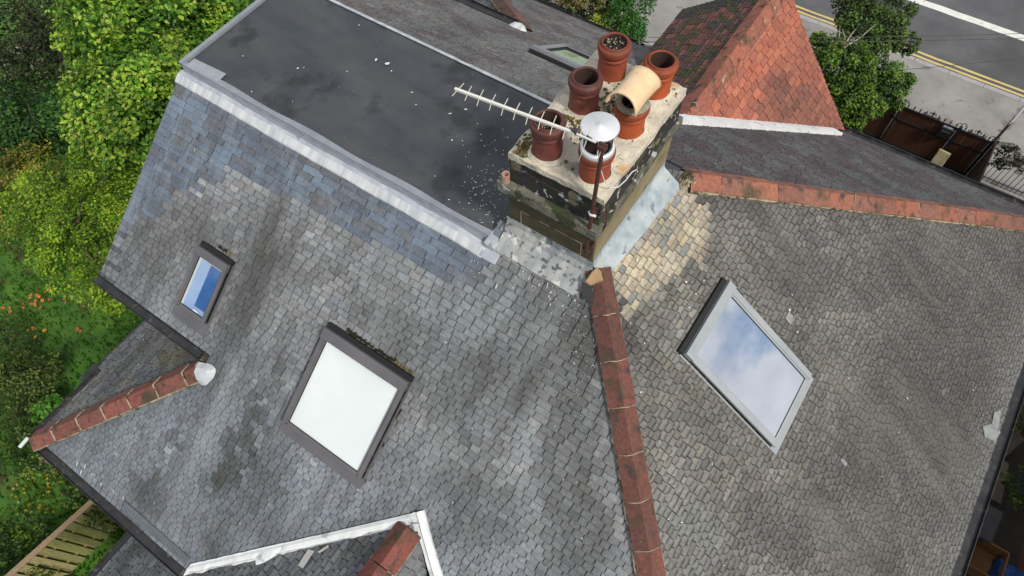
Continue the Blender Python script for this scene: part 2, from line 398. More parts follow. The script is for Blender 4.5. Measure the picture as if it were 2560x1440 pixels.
def col_rear(P):
    x, y = px(P); n = fbm(P, 1.3); n2 = fbm(P+Vector((7, 3, 1)), 3.5)
    if P.y > ynew(P.x)+.02*n and (P.x < -6.75 or (P.x < -6.3 and random.random() < .5)):
        c = vary(random.choice(pal_new), .1)
        st = fbm((P.x*9, P.y*1.5, 0)); c = mixc(c, (.19, .25, .32), max(0, st)*.9)
        if n2 > .2: c = mixc(c, (.13, .115, .1), .4)
        return (*c, .12), 2.3, .6, 0, 1
    c = vary(random.choice(pal_old), .085, .025)
    lichen = max(0, n2-.05)
    c = mixc(c, (.34, .33, .31), lichen*.5*(1 if random.random() < .6 else .2))
    # blue-grey washed lower slope
    c = mixc(c, vary((.165, .185, .21), .1), .8*min(1, max(0, (-P.y-1.5)/1.2)))
    c = tuple(v*(1+.3*n) for v in c)
    d = 0
    for bx, by, rx, ry, an, s in [(1440, 820, 200, 75, 78, .8), (1400, 960, 120, 130, -15, .65), (1440, 1230, 110, 330, -12, .6), (600, 1120, 40, 190, 28, .75), (700, 930, 30, 90, 28, .6), (560, 1280, 60, 120, 30, .5), (380, 1180, 22, 210, 38, .55), (250, 1100, 20, 120, 38, .35),
                                   (1000, 820, 150, 60, 33, .5), (420, 600, 60, 110, 25, .45), (500, 560, 80, 50, 30, .45), (1200, 1280, 160, 120, 60, .5), (880, 1360, 260, 60, -12, .5), (820, 690, 70, 60, 0, .4), (680, 1200, 60, 150, 20, .45), (1150, 1050, 60, 160, -10, .3), (700, 700, 120, 60, 20, .3)]:
        d = max(d, s*min(1, 1.5*blob(x+50*n2, y+50*n, bx, by, rx, ry, an)))
    st = fbm((P.x*2.6, P.y*.4, 0)); st2 = fbm((P.x*6, P.y*.6, 3))
    d = max(d, min(.6, max(0, st-.02)*.5*min(1, max(0, -P.y-.5))), min(.2, max(0, st2-.12)*.5))
    if d > .05: d *= rnd(.85, 1.1)
    c = mixc(tuple(v*f_ for v, f_ in zip(c, (1.12, 1.14, 1.17))), (.06, .062, .058), d)
    c = mixc(c, (.27, .29, .3), min(.15, max(0, -st-.1)*.6))
    t = blob(x, y, 1200, 760, 180, 130, 20); c = mixc(c, vary((.22, .25, .26), .15), min(1, t*1.3)*.7); t = blob(x, y, 1120, 930, 90, 260, -25); c = mixc(c, vary((.22, .245, .255), .15), min(1, t*1.3)*.5*(1-d))
    if random.random() < .004: c = tuple(v*1.3 for v in c)
    if random.random() < .02: c = tuple(v*.75 for v in c)
    e = 1 if P.y > -3 else .85
    wm = 1.03 if P.y > -1.2 else (.88 if P.y > -2.1 else .77)
    if P.x < -10.45 and int(P.y*12.5) % 2: return vary((.09, .1, .12), .1), 1.3, .6, 0, 1
    return c, wm, 1, .12 if P.y > -1.9 else .3, 1
SK_HOLES = {}
def win_rect(fr, pl, q, off):
    uv = [fr.uv(at(x, y, pl, off)) for x, y in q]
    us = sorted(a for a, b in uv); vs = sorted(b for a, b in uv)
    return (us[0]+us[1])/2, (us[2]+us[3])/2, (vs[0]+vs[1])/2, (vs[2]+vs[3])/2
w_small = win_rect(FR, REAR, [(503.7, 642.5), (557, 678), (504, 790), (442, 757)], .07)
w_white = win_rect(FR, REAR, [(819, 854), (999, 973), (890, 1177), (717, 1053)], .07)
w_hip = win_rect(FH, HIP, [(1737.5, 882), (1826, 741), (2012, 945), (1938, 1095)], .06)
mb = MB()
holes = [(w[0]-.05, w[1]+.05, w[2]-.03, w[3]+.08) for w in (w_small, w_white)]
slates(mb, FR, rear_polys, .08, .125, col_rear, holes=holes, gaugef=lambda v: .075 if v > -.85 else (.066 if v > -2.4 else .06))
# bird droppings and lichen flecks sitting on the slates
def fleck(mb, fr, P, r, c, el=1.0, ang=0, h=.012):
    u, v = fr.uv(P); n = random.randint(5, 8); pts = []
    for i in range(n):
        a = 2*math.pi*i/n; rr = r*rnd(.5, 1.15); x, y = rr*math.cos(a)*el, rr*math.sin(a)/el
        pts.append(fr.P(u+x*math.cos(ang)-y*math.sin(ang), v+x*math.sin(ang)+y*math.cos(ang), h))
    if fr.U.cross(fr.V).dot(fr.N) < 0: pts.reverse()
    mb.face(pts, c)
wh = (.7, .7, .68)
for i in range(75):
    t = random.random(); qx = rnd(1180, 1450); qy = 655+(qx-1180)*.32+random.gauss(0, 26)
    P = at(qx, qy, REAR); fleck(mb, FR, P, rnd(.004, .016), vary(random.choice([wh, wh, (.45, .46, .44), (.4, .41, .4), (.36, .22, .13)]), .1), rnd(.4, .9), rnd(-.4, .4), .013)
for i in range(190):       # lichen along the dark joints by the hip
    qy = rnd(760, 1080); qx = 1465+(qy-760)*.1-abs(random.gauss(0, 90)); P = at(qx, qy, REAR)
    fleck(mb, FR, P, rnd(.004, .013), vary((.27, .28, .23), .2), rnd(.35, 2.4), rnd(-.2, .2), .012)
for i in range(70):
    P = at(rnd(250, 1500), rnd(450, 1400), REAR)
    if P.y < ynew(P.x)-.1 and P.y > -3.9 and P.x > -10.4 and not (P.x < CAPX and P.y < -2.1):
        fleck(mb, FR, P, rnd(.004, .009), vary(wh, .15), rnd(.6, 1.3), rnd(0, 3), .012)
for qx, qy in [(150, 1150), (215, 1165), (232, 1185), (255, 1210), (285, 1228), (310, 1245), (205, 1180), (388, 1256), (180, 1165), (195, 1160), (1243, 715), (489, 375)]:
    P = at(qx, qy, REAR)
    if P.y > -4.05: fleck(mb, FR, P, rnd(.012, .02), wh, .5, .1, .013)
o = hp_(mb.build('rear_roof_slope', M_slate)); o['label'] = 'grey slate slope with two roof windows and a band of newer blue slates'

# ---- hip slope
ye_r = -(ZE/TA)*-1
hipP = [(XH-.22, .229, .155), (XH-ZE/TH, ZE/TA, ZE), (XH-ZE/TH, WY-ZE/TF, ZE), (XH-.22, WY-.233, .155)]
pal_hip = [(.2, .188, .165), (.178, .168, .153), (.23, .215, .188), (.185, .17, .16), (.205, .205, .192), (.165, .154, .143)]
def col_hip(P):
    x, y = px(P); n = fbm(P, 1.1); n2 = fbm(P+Vector((3, 9, 1)), 3.2)
    c = vary(random.choice(pal_hip), .1, .03)
    c = tuple(v*(1+.4*n) for v in c)
    tan = min(1, 1.9*blob(x+50*n2, y+40*n, 1645, 610, 110, 215, 33))
    if tan > .02 and random.random() < tan*1.1+.1:
        c = vary(random.choice([(.5, .42, .29), (.44, .38, .28), (.37, .34, .27), (.53, .46, .33)]), .12)
        if random.random() < .06: c = vary((.26, .265, .25), .1)
        if random.random() < .02: c = (.32, .25, .21)
        c = mixc((.25, .225, .19), c, min(1, tan*1.5+.25)); return (*c, .6), 1.05, .8, .08, 1
    d = max(.75*min(1, 1.6*blob(x+20*n2, y, 1560, 800, 40, 150, -8)), .5*min(1, 1.5*blob(x, y, 1610, 960, 40, 160, -10)), .5*min(1, 1.4*blob(x, y, 1800, 490, 190, 50, 20)), .55*min(1, 1.3*blob(x+50*n, y+50*n2, 2330, 1000, 220, 420, 15)), .5*min(1, 1.3*blob(x+50*n, y, 2050, 700, 200, 100, 10)), .5*min(1, 1.3*blob(x+60*n, y+60*n2, 1960, 1300, 160, 110, 0)), .4*min(1, 1.3*blob(x+60*n, y, 2500, 700, 140, 180, 0)),
            .35*min(1, 1.4*blob(x, y, 2400, 650, 160, 120, 0)), .4*min(1, 1.4*blob(x+40*n, y, 2250, 1150, 170, 90, -20)))
    st = fbm((P.y*2.4, P.x*.5, 0)); d = max(d, min(.25, max(0, st-.04)*.6))
    if d > .05: d *= rnd(.85, 1.1)
    c = mixc(c, (.075, .07, .068), d); g_ = min(1, max(0, (x-1700)/600)); c = mixc(c, (.085, .08, .078), .42*g_)  # last mix darkens steadily to the right, shading put into the slate colour
    t = .5*min(1, blob(x, y, 1720, 1330, 130, 150, 0)*1.5); c = mixc(c, vary((.23, .24, .22), .15), t)
    if random.random() < .006: c = tuple(v*1.25 for v in c)
    edge = max(0, 1-(P.z-ZE)/.35); c = mixc(c, (.2, .205, .2), edge*.6)
    return c, 1, 1.35, .38, 1
mb = MB()
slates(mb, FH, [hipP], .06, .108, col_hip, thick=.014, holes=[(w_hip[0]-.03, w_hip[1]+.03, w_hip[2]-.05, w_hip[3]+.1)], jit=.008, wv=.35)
for i in range(170):
    qx, qy = rnd(1520, 2540), rnd(430, 1430); P = at(qx, qy, HIP)
    if P.x > XH and P.z > ZE+.05 and P.y > (XH-P.x)*TH/TA+.2 and P.y < WY+(P.x-XH)*TH/TF-.25 and P.y < 6.2:
        u, v = FH.uv(P)
        if w_hip[0]-.15 < u < w_hip[1]+.15 and w_hip[2]-.25 < v < w_hip[3]+.25: continue
        fleck(mb, FH, P, rnd(.004, .011), vary(random.choice([wh, (.4, .4, .36)]), .15), rnd(.6, 1.5), rnd(0, 3), .017)
for qx, qy, r in [(1590, 650, .03), (1612, 668, .016), (1602, 700, .014), (1640, 718, .016), (1668, 690, .016), (1690, 640, .014), (1708, 660, .014), (1712, 705, .016), (1756, 702, .018), (1736, 735, .018),
                  (1720, 770, .016), (1976, 797, .02), (2010, 773, .016), (1970, 775, .022), (1990, 830, .018), (2118, 945, .02), (1600, 980, .018), (1548, 870, .028), (2265, 995, .022)]:
    P = at(qx, qy, HIP); fleck(mb, FH, P, r*.7, wh, rnd(.7, 1.3), rnd(0, 3), .02)
for i in range(45):
    P = at(1540+random.gauss(0, 14), rnd(790, 1010), HIP)
    if P.y > (XH-P.x)*TH/TA+.22: fleck(mb, FH, P, rnd(.005, .014), vary((.5, .5, .45), .15), rnd(.5, 1.8), rnd(0, 3), .018)
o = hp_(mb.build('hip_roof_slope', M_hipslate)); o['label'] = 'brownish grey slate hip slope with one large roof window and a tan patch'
# lead slips and a mortar patch by the eaves
mb = MB()
fz = lambda u, v, h=.018: FH.P(u, v, h)
for q in [[(2478, 1070), (2486, 1030), (2503, 1024), (2496, 1075)], [(2457, 1066), (2478, 1060), (2502, 1080), (2488, 1104), (2462, 1092)], [(1963, 795), (1973, 778), (1987, 795), (1976, 812)], [(2101, 1150), (2107, 1144), (2119, 1160), (2113, 1167)]]:
    mb.face([at(a, b, HIP, .02) for a, b in q][::-1])
M_lead = mat('lead', (.3, .33, .37), (.46, .49, .52), 7, .5, r2=.35, bump=.2, bscale=18, spots=[((.2, .21, .22), 5, .62, .06)], spec=.6)
M_leadw = mat('bright_lead', (.4, .43, .45), (.62, .63, .62), 6, .5, r2=.62, bump=.2, bscale=14, spots=[((.66, .62, .5), 10, .68, .05), ((.5, .53, .56), 3, .6, .1)], spec=.5, stretch=(2.2, .3, .3))
M_leadp = mat('painted_lead', (.66, .67, .66), (.78, .79, .78), 5, .6, bump=.35, bscale=12, spots=[((.45, .47, .48), 7, .62, .08), ((.4, .36, .3), 20, .7, .04)])
M_apron = mat('aged_lead_apron', (.24, .26, .27), (.46, .46, .43), 5, .6, bump=.4, bscale=12, spots=[((.1, .11, .12), 17, .55, .08), ((.66, .65, .6), 9, .58, .1), ((.25, .17, .09), 12, .64, .06)], stretch=(1.6, .5, .5))
o = hp_(mb.build('slate_repair_slips', mat('slip_grey', (.2, .215, .22), (.3, .31, .3), 16, .7, bump=.4))); o['kind'] = 'stuff'

# ---- front slope
RVX, RVY = -5.87, 3.41                       # head of the red gable valleys
fz_ = lambda y: -TF*(y-WY)
fp = lambda pts: [(x, y, fz_(y)) for x, y in pts]
YE = WY-ZE/TF
hxf = lambda y: XH+(y-WY)*TF/TH
RBX = -4.17                                  # foot of right valley
LBX, LBY = -7.24, 5.0                        # foot of left valley
front_polys = [fp([(XL, WY), (CAPX, WY), (CAPX, 4.1), (XL, 4.1)]), fp([(CAPX, 4.1), (CAPX, YE), (-11.0, YE)]),
               fp([(CAPX, WY), (-7.3, WY), (-7.3, YE), (CAPX, YE)]), fp([(-7.3, WY), (RVX, WY), (RVX, RVY), (LBX, LBY), (-7.3, LBY)]),
               fp([(RVX, WY), (hxf(WY), WY), (hxf(YE), YE), (RBX, YE), (RVX, RVY)])]
pal_f = [(.085, .08, .085), (.075, .073, .08), (.094, .094, .096), (.082, .07, .075), (.1, .096, .09)]  # purplish slate, darkened further to paint a slope facing away from the sun
def col_front(P):
    x, y = px(P); n = fbm(P, 1.4); n2 = fbm(P+Vector((5, 2, 8)), 2.5)
    c = vary(random.choice(pal_f), .18, .05)
    if P.x < -7: c = mixc(c, vary((.19, .185, .175), .15), .75)
    c = tuple(v*(1+.4*n) for v in c)
    c = mixc(c, vary((.08, .056, .062), .1), max(0, min(.55, n2*2)))
    c = mixc(c, (.12, .135, .138), max(0, min(.4, -n2*1.6)))
    return c, 1, 1, .15, 1
mb = MB()
w_front = win_rect(FF, FRONT, [(1354, 128), (1417, 117), (1480, 149), (1437, 167)], .05); w_front = (w_front[0], w_front[1]+.3, w_front[2], w_front[3])
slates(mb, FF, front_polys, .075, .12, col_front, thick=.01)
for i in range(60):
    P = at(rnd(1600, 2500), rnd(330, 560), FRONT)
    if P.x > -5.3 and P.y < 6.3 and P.y > WY and P.x < hxf(P.y)-.3 and P.x > RVX+(P.y-RVY)*.56+.3: fleck(mb, FF, P, rnd(.006, .014), wh, 1, 0, .013)
o = hp_(mb.build('front_roof_slope', M_front)); o['label'] = 'dark purplish slate slope facing the street'

# ---- lower hipped corners at the left end (rear and front)
FL = Frame((CAPX, CAPY, rz(CAPY)), (0, 1, 0), (1, 0, .64))
zc = rz(CAPY)+.02
lp = lambda x, y: (x, y, zc+.64*(x-CAPX))
A_ = at(350, 785, ZP(-2.77)); 
mb = MB()
pal_l = [(.14, .15, .165), (.12, .125, .13), (.17, .175, .175), (.13, .12, .105)]
def col_l(P):
    n = fbm(P, 2); c = vary(random.choice(pal_l), .15, .05); c = mixc(c, (.16, .14, .09), max(0, min(1, (P.x+10.0)*.8+n))*.7)
    return tuple(v*(1+.3*n) for v in c), 1, 1, .2, 1
FL = Frame(lp(CAPX, CAPY), (0, 1, 0), (1, 0, .64))
slates(mb, FL, [[lp(CAPX, CAPY), lp(CAPX, -1.6), lp(-10.66, -1.6), lp(-10.66, -4.14)], [lp(-10.66, -1.6), lp(-10.85, -1.6), lp(-10.85, -3.05), lp(-10.66, -3.05)]], .075, .12, col_l)
for i in range(40):
    P = at(rnd(240, 400), rnd(790, 980), ((-.64, 0, 1), zc-.64*CAPX)); fleck(mb, FL, P, rnd(.005, .013), wh, .6, .3, .013)
o = hp_(mb.build('lower_left_roof_slope', M_slate))
mb = MB()
zf = fz_(4.1)
lf = lambda x, y: (x, y, zf+.64*(x-CAPX))
FL2 = Frame(lf(CAPX, 4.1), (0, 1, 0), (1, 0, .64))
slates(mb, FL2, [[lf(CAPX, 4.1), lf(-11.3, 4.1+2.35), lf(-11.3, 3.2), lf(CAPX, 3.2)]], .08, .12, col_l)
hp_(mb.build('lower_front_roof_slope', M_front))

# ---- rear gable (bottom of the picture)
GR = -1.56; ML = .594; MR = .66
gl = lambda x, y: (x, y, GR+ML*(x-GX)); gr = lambda x, y: (x, y, GR-MR*(x-GX))
mb = MB()
def col_g(P):
    n = fbm(P, 2); c = vary(random.choice([(.13, .14, .15), (.11, .115, .12), (.15, .155, .16)]), .15, .04)
    return tuple(v*(1+.35*n) for v in c), 1, 1, .2, 1
FGL = Frame(gl(GX, GY), (0, 1, 0), (1, 0, ML)); FGR = Frame(gr(GX, GY), (0, 1, 0), (-1, 0, MR))
XEL = -9.1
slates(mb, FGL, [[gl(GX, GY), gl(LVX, LVY), gl(LVX, -6.4), gl(GX, -6.4)], [gl(LVX, LVY+.15), gl(XEL, LVY+.15), gl(XEL, -6.4), gl(LVX, -6.4)]], .075, .12, col_g)
slates(mb, FGR, [[gr(GX, GY), gr(-3.7, -4.35), gr(-3.7, -6.4), gr(GX, -6.4)]], .075, .12, col_g)
hp_(mb.build('rear_gable_roof', M_slate))

# ---- red clay gable roof at the front
ZR = -1.14; MRR = 1.182; MLL = .76; YG = 6.5
rr_ = lambda x, y: (x, y, ZR-MRR*(x-RVX)); rl = lambda x, y: (x, y, ZR+MLL*(x-RVX))
M_mark = mat('bitumen_mark', (.03, .03, .03), None, 5, .7)
M_clay = mat('clay_tile', (.85, .8, .8), (1.15, 1.1, 1.05), 20, .75, bump=.4, bscale=70, attr=True, spec=.3)
def col_red(P):
    x, y = px(P); n = fbm(P, 1.6)
    c = vary(random.choice([(.4, .13, .078), (.36, .115, .07), (.44, .15, .09), (.34, .115, .078)]), .09, .04)
    d = max(min(1, 1.2*blob(x+60*n, y+40*n, 1990, 270, 140, 90, 20)), .5*min(1, 1.2*blob(x+60*n, y, 2010, 130, 60, 120, 0))); c = mixc(c, vary((.15, .07, .056), .25), d*rnd(.5, .9))
    c = mixc(c, (.16, .08, .07), .25 if random.random() < .12 else 0)
    return c, 1, 1.3, 0, 1
FRR = Frame(rr_(RVX, RVY), (0, 1, 0), (-1, 0, MRR)); FRL = Frame(rl(RVX, RVY), (0, 1, 0), (1, 0, MLL))
mb = MB()
slates(mb, FRR, [[rr_(RVX, RVY), rr_(RBX, YG-.02), rr_(RVX, YG)]], .105, .19, col_red, thick=.016, wv=.03, lift=.03)
hp_(mb.build('red_gable_roof_slope', M_redtile))['label'] = 'bright orange red clay tile slope of the front gable'
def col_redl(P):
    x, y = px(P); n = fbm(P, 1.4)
    c = vary(random.choice([(.16, .065, .052), (.12, .055, .048), (.2, .078, .058), (.1, .055, .05)]), .12, .04)  # less lit side: shade painted into the tile reds
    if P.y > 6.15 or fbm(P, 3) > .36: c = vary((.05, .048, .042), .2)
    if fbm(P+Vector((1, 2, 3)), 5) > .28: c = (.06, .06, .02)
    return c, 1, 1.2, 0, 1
mb = MB()
slates(mb, FRL, [[rl(RVX, RVY), rl(RVX, YG), rl(LBX, YG), rl(LBX, LBY)]], .085, .14, col_redl, thick=.016, wv=.1, lift=.03)
hp_(mb.build('red_gable_roof_slope', M_redtile))['label'] = 'mossy clay tile slope of the front gable, shade painted into its tiles'
for i in range(1):
    mb = MB()
    for j in range(70):     # moss cushions on the dark slope
        y = rnd(4.2, 6.4); x = rnd(-7.1, -5.95)
        c = Vector(rl(x, y))+FRL.N*.04; r = rnd(.012, .04); e = rnd(.5, 2)
        vs = [c+FRL.U*math.cos(a)*r*e*rnd(.7, 1.2)+FRL.V*math.sin(a)*r*rnd(.6, 1.1) for a in [k*math.pi/4 for k in range(8)]]
        for k in range(8): mb.face([vs[k], vs[(k+1) % 8], c+FRL.N*.03], vary((.05, .06, .015), .3))
    M_moss = mat('moss', (.7, .7, .7), (1.3, 1.3, 1.2), 60, .95, bump=.8, bscale=120, attr=True)
    hp_(mb.build('moss', M_moss))['kind'] = 'stuff'

# ---- ridge and hip tile runs
M_ridge = mat('ridge_tile', (.75, .75, .75), (1.2, 1.15, 1.1), 26, .7, bump=.3, bscale=80, attr=True, spec=.35, spots=[((.05, .04, .034), 9, .55, .16), ((.065, .052, .028), 3, .55, .14), ((.3, .27, .2), 55, .7, .04)])
M_mortar = mat('mortar', (.26, .21, .13), (.42, .36, .25), 20, .9, bump=.7, bscale=50, spots=[((.1, .09, .05), 12, .54, .08), ((.12, .06, .05), 16, .6, .05)])
def ridge_run(name, p0, p1, n1, n2, L, wing, cols, crest=.05, label=None, lime=.5, jw=.008, bed=True, droop=.0, bulge=.0, bside=Vector((0, 0, 0))):
    p0, p1 = Vector(p0), Vector(p1); D = (p1-p0); tot = D.length; D.normalize()
    n1, n2 = Vector(n1).normalized(), Vector(n2).normalized()
    w1 = n1.cross(D).normalized(); w2 = -n2.cross(D).normalized()
    mid = (n1+n2).normalized()
    if w1.dot(n2) > 0: w1 = -w1
    if w2.dot(n1) > 0: w2 = -w2
    run = empty(name, parent=None); keep(run, house); run.matrix_parent_inverse = Matrix(); run.parent = house
    run.location = -house.location
    def curve(t): return bside*(4*t*(1-t))+mid*bulge*(4*t*(1-t))
    if bed:
        st = int(tot/.06)
        for s, w, nn_ in ((0, w1, n1), (1, w2, n2)):
            prev = None; mb = MB()
            for i in range(st+1):
                t = i/st; P = p0+D*tot*t+curve(t)
                e = wing+.012+.014*fbm(P, 9)
                cur = (P+w*(wing*.4)+nn_*.045, P+w*e+nn_*.028, P+w*(e+.004)-nn_*.012)
                if prev:
                    for a in (0, 1):
                        f = [prev[a], cur[a], cur[a+1], prev[a+1]]
                        if s == 0: f.reverse()
                        mb.face(f, (1, 1, 1), True)
                prev = cur
            mb.build('mortar_bedding', M_mortar, run)
    s = 0; k = 0
    while s < tot-.05:
        l = min(L*(1+rnd(-.04, .04)), tot-s); a, b = s+jw/2, s+l-jw/2
        c = vary(cols[k % len(cols)] if random.random() < .5 else random.choice(cols), .08, .04)
        mb = MB(); sec = []
        tl = rnd(-.006, .006); sd = rnd(-.005, .005)
        for q, (s0, lift) in enumerate([(a, .004+tl), (a+.03, .006+tl), (b-.03, .012+tl), (b, .010+tl)]):
            P = p0+D*s0+curve(s0/tot)+w1*sd
            th = .016
            top = [P+w1*wing+n1*(.036+lift), P+w1*.03+n1*(crest+lift)*1.0, P+mid*(crest+.018+lift), P+w2*.03+n2*(crest+lift), P+w2*wing+n2*(.036+lift)]
            bot = [P+w1*wing+n1*(.008+lift), P+mid*(crest-.02+lift), P+w2*wing+n2*(.008+lift)]
            sec.append(top+bot[::-1])
        n = len(sec[0]); vs = [v for q in sec for v in q]; fs = []
        for i in range(3):
            for j in range(n): fs.append((i*n+j, i*n+(j+1) % n, (i+1)*n+(j+1) % n, (i+1)*n+j))
        fs.append(tuple(range(n))); fs.append(tuple(range(3*n, 4*n))[::-1])
        mb.mesh(vs, fs, c)
        mb.build('ridge_tile', M_ridge, run, bevel=.005)
        if k and lime and random.random() < lime:
            mb = MB(); P = p0+D*s+curve(s/tot)
            pts = [P+w1*(wing+.004)+n1*.035, P+w1*.03+n1*(crest+.006), P+mid*(crest+.026), P+w2*.03+n2*(crest+.006), P+w2*(wing+.004)+n2*.035]
            pts = [p+D*rnd(-.006, .006)+mid*.004 for p in pts]
            mb.tube(pts, [.003+jw*.25, .004+jw*.3, .004+jw*.3, .004+jw*.3, .003+jw*.25], 6); mb.build('mortar_joint', M_mortar, run)
        s += l; k += 1
    if label: run['label'] = label
    return run
nR, nH, nF = Vector((0, -TA, 1)), Vector((TH, 0, 1)), Vector((0, TF, 1))
rc = [(.15, .062, .048), (.12, .052, .041), (.165, .065, .05), (.13, .056, .044)]
rcb = [(.13, .068, .055), (.18, .075, .062), (.13, .06, .05)]
ridge_run('rear_hip_tiles', (XH-.2, .19, .135), (hx(-4.15), -4.15, rz(-4.15)), nR, nH, .405, .115, rc, lime=.95, label='worn terracotta hip tiles from the chimney down to the eaves')
ridge_run('front_hip_tiles', (XH-.02, WY-.12, .04), (hxf(YE), YE, ZE), nH, nF, .40, .14, [(.29, .11, .07), (.22, .1, .072), (.3, .115, .074), (.24, .105, .074)], lime=.3, bulge=0.0, label='clean red hip tiles along the street side hip')
nL = Vector((-.64, 0, 1))
ridge_run('left_hip_tiles', (-10.62, -4.14, rz(-4.12)+.01), (CAPX-.05, CAPY-.03, rz(CAPY)), nL, nR, .43, .125, [(.22, .08, .062), (.19, .072, .056)], lime=1, jw=.02, label='red hip tiles with thick pale mortar joints')
ridge_run('front_left_hip_tiles', (CAPX-.05, 4.12, zf), (-11.2, 4.1+2.3, fz_(4.1+2.3)), nL, nF, .43, .125, rcb, lime=.5)
ridge_run('rear_gable_ridge_tiles', (GX+.01, GY-.13, GR+.02), (GX+.01, -6.4, GR+.02), (-ML, 0, 1), (MR, 0, 1), .42, .15, [(.22, .068, .048), (.19, .06, .044)], crest=.06, lime=.0)
ridge_run('red_gable_ridge_tiles', (RVX, RVY-.12, ZR+.03), (RVX, YG, ZR+.03), (-MLL, 0, 1), (MRR, 0, 1), .33, .19, [(.33, .11, .072), (.28, .1, .07)], crest=.045, lime=.4)

mb = MB()
Pq = [at(a, b_, REAR, .075) for a, b_ in [(1454, 706), (1482, 712), (1486, 745), (1468, 752), (1456, 742)]]
mb.face(Pq[::-1]); hp_(mb.build('bitumen_patch', M_mark))
mb = MB()
for a, b_, r in [(1481, 725, .012), (1484, 850, .014), (1487, 865, .011), (1484, 880, .009)]:
    fleck(mb, FR, at(a, b_, REAR, .08), r, (.7, .7, .66), .6, .3, .085)
o = hp_(mb.build('bird_lime', M_slate)); o['kind'] = 'stuff'
# ---- lead caps at the hip heads
def cap(P, r, ang, m=M_leadw, name='lead_cap', fr=FR, seed=1):
    random.seed(seed); mb = MB(); u, v = fr.uv(P); n = 22; ring = []; ring2 = []
    for i in range(n):
        a = 2*math.pi*i/n; rr = r*(1+.12*math.sin(3*a+1)+rnd(-.05, .05)); x, y = rr*math.cos(a)*1.0, rr*math.sin(a)*.85
        X = u+x*math.cos(ang)-y*math.sin(ang); Y = v+x*math.sin(ang)+y*math.cos(ang)
        ring.append(fr.P(X, Y, .014)); ring2.append(fr.P(u+(X-u)*.55, v+(Y-v)*.55, .075))
    c = fr.P(u, v, .085); s = 1 if fr.U.cross(fr.V).dot(fr.N) > 0 else -1
    for i in range(n):
        j = (i+1) % n
        for f in ([ring[i], ring[j], ring2[j], ring2[i]], [ring2[i], ring2[j], c]): mb.face(f[::s], (1, 1, 1), False)
    return hp_(mb.build(name, m))
cap(at(513, 932, REAR), .15, .6, fr=FR, seed=3)
cap(at(1296, 72, FRONT), .15, .3, fr=FF, seed=4)
random.seed(11)

# ---- strips of lead laid in a roof plane, given by photo points on that plane
def lead_strip(name, pts, w, m, pl, h=.02, raise_=.0, side=1, wav=.006, sub=.05):
    mb = MB(); P = [Vector(p) for p in pts]; n = Vector(pl[0]).normalized(); segs = []
    for a, b in zip(P[:-1], P[1:]):
        L = (b-a).length; k = max(1, int(L/sub)); d = (b-a).normalized(); sdv = n.cross(d)*side
        for i in range(k+1): segs.append((a+(b-a)*i/k, sdv))
    prof = [(0, .0), (.0, 1), (.45, 1.0), (.52, 1.0+raise_*60), (.6, 1.0), (1, .9), (1, 0)] if raise_ else [(0, 0), (0, 1), (.5, 1.1), (1, 1), (1, 0)]
    prev = None
    for p, s_ in segs:
        e = wav*fbm(p, 7); e2 = wav*2*fbm(p+Vector((3, 3, 3)), 6)
        cur = [p+s_*(q*(w+e2)+(e if q == 0 else 0))+n*(h*g+.003*fbm(p, 20)) for q, g in prof]
        if prev:
            for i in range(len(prof)-1):
                f = [prev[i], cur[i], cur[i+1], prev[i+1]]
                if side > 0: f.reverse()
                mb.face(f[::-1], (1, 1, 1), True)
        prev = cur
    return hp_(mb.build(name, m))
# flat roof flashing down the rear slope: a grey upstand and the bright lead apron below it
xs = [XL-.02+i*.05 for i in range(int(4.29/.05)+1)]
def profile_run(name, f, m):
    mb = MB(); prev = None
    for x in xs:
        cur = f(x)
        if prev:
            for j in range(len(cur)-1): mb.face([prev[j+1], cur[j+1], cur[j], prev[j]], (1, 1, 1), True)
        prev = cur
    return hp_(mb.build(name, m))
wv1 = lambda x: .012*fbm((x, 5, 0), 2)+.008*math.sin(x*2.3); wv2 = lambda x: .007*fbm((x, 0, 0), 3)
profile_run('upstand', lambda x: [(x, -.002, .012), (x, -.004, -.055), (x, -.030+wv1(x)*.5, -.06), (x, -.045+wv1(x), -.035), (x, -.088+wv2(x), -.045), (x, -.092+wv2(x), -.056)], M_lead)
profile_run('roof_edge_flashing', lambda x: [(x, -.086+wv2(x), -.046), (x, -.095+wv2(x), -.044), (x, -.16+wv1(x)*.6, TA*-.16+.022+.003*math.sin(x*9)), (x, -.172+wv1(x)*.6, TA*-.172+.018), (x, -.174+wv1(x)*.6, TA*-.174-.005)], M_leadw)['label'] = 'bright lead flashing along the edge of the flat roof'
# kerb trims
M_trim = mat('grey_trim', (.2, .22, .25), (.26, .28, .31), 5, .5, bump=.1)
mb = MB(); n = 60
for i in range(n):
    a = XL-.03+(4.33)*i/n; b = XL-.03+4.33*(i+1)/n; w = .055+.02*math.sin(i*.18)**2
    mb.box((a, .0, .004), (b-a, 0, 0), (0, w, -.004), (0, 0, .014))
mb.box((XL-.03, -.03, -.075), (4.3, 0, 0), (0, .026, 0), (0, 0, .02))
mb.box((XL-.06, .0, -.05), (.055, 0, 0), (0, WY, 0), (0, 0, .085))
hp_(mb.build('flat_roof_kerb', M_trim))
mb = MB(); mb.box((XL-.0, WY-.012, .0), (4.2, 0, 0), (0, .025, 0), (0, 0, .014)); mb.box((XL, WY+.013, -.008), (4.2, 0, 0), (0, .045, -.032), (0, 0, .014))
hp_(mb.build('rear_kerb_flashing', mat('dull_lead', (.3, .32, .34), (.48, .5, .52), 4, .5, stretch=(3, .5, .5))))
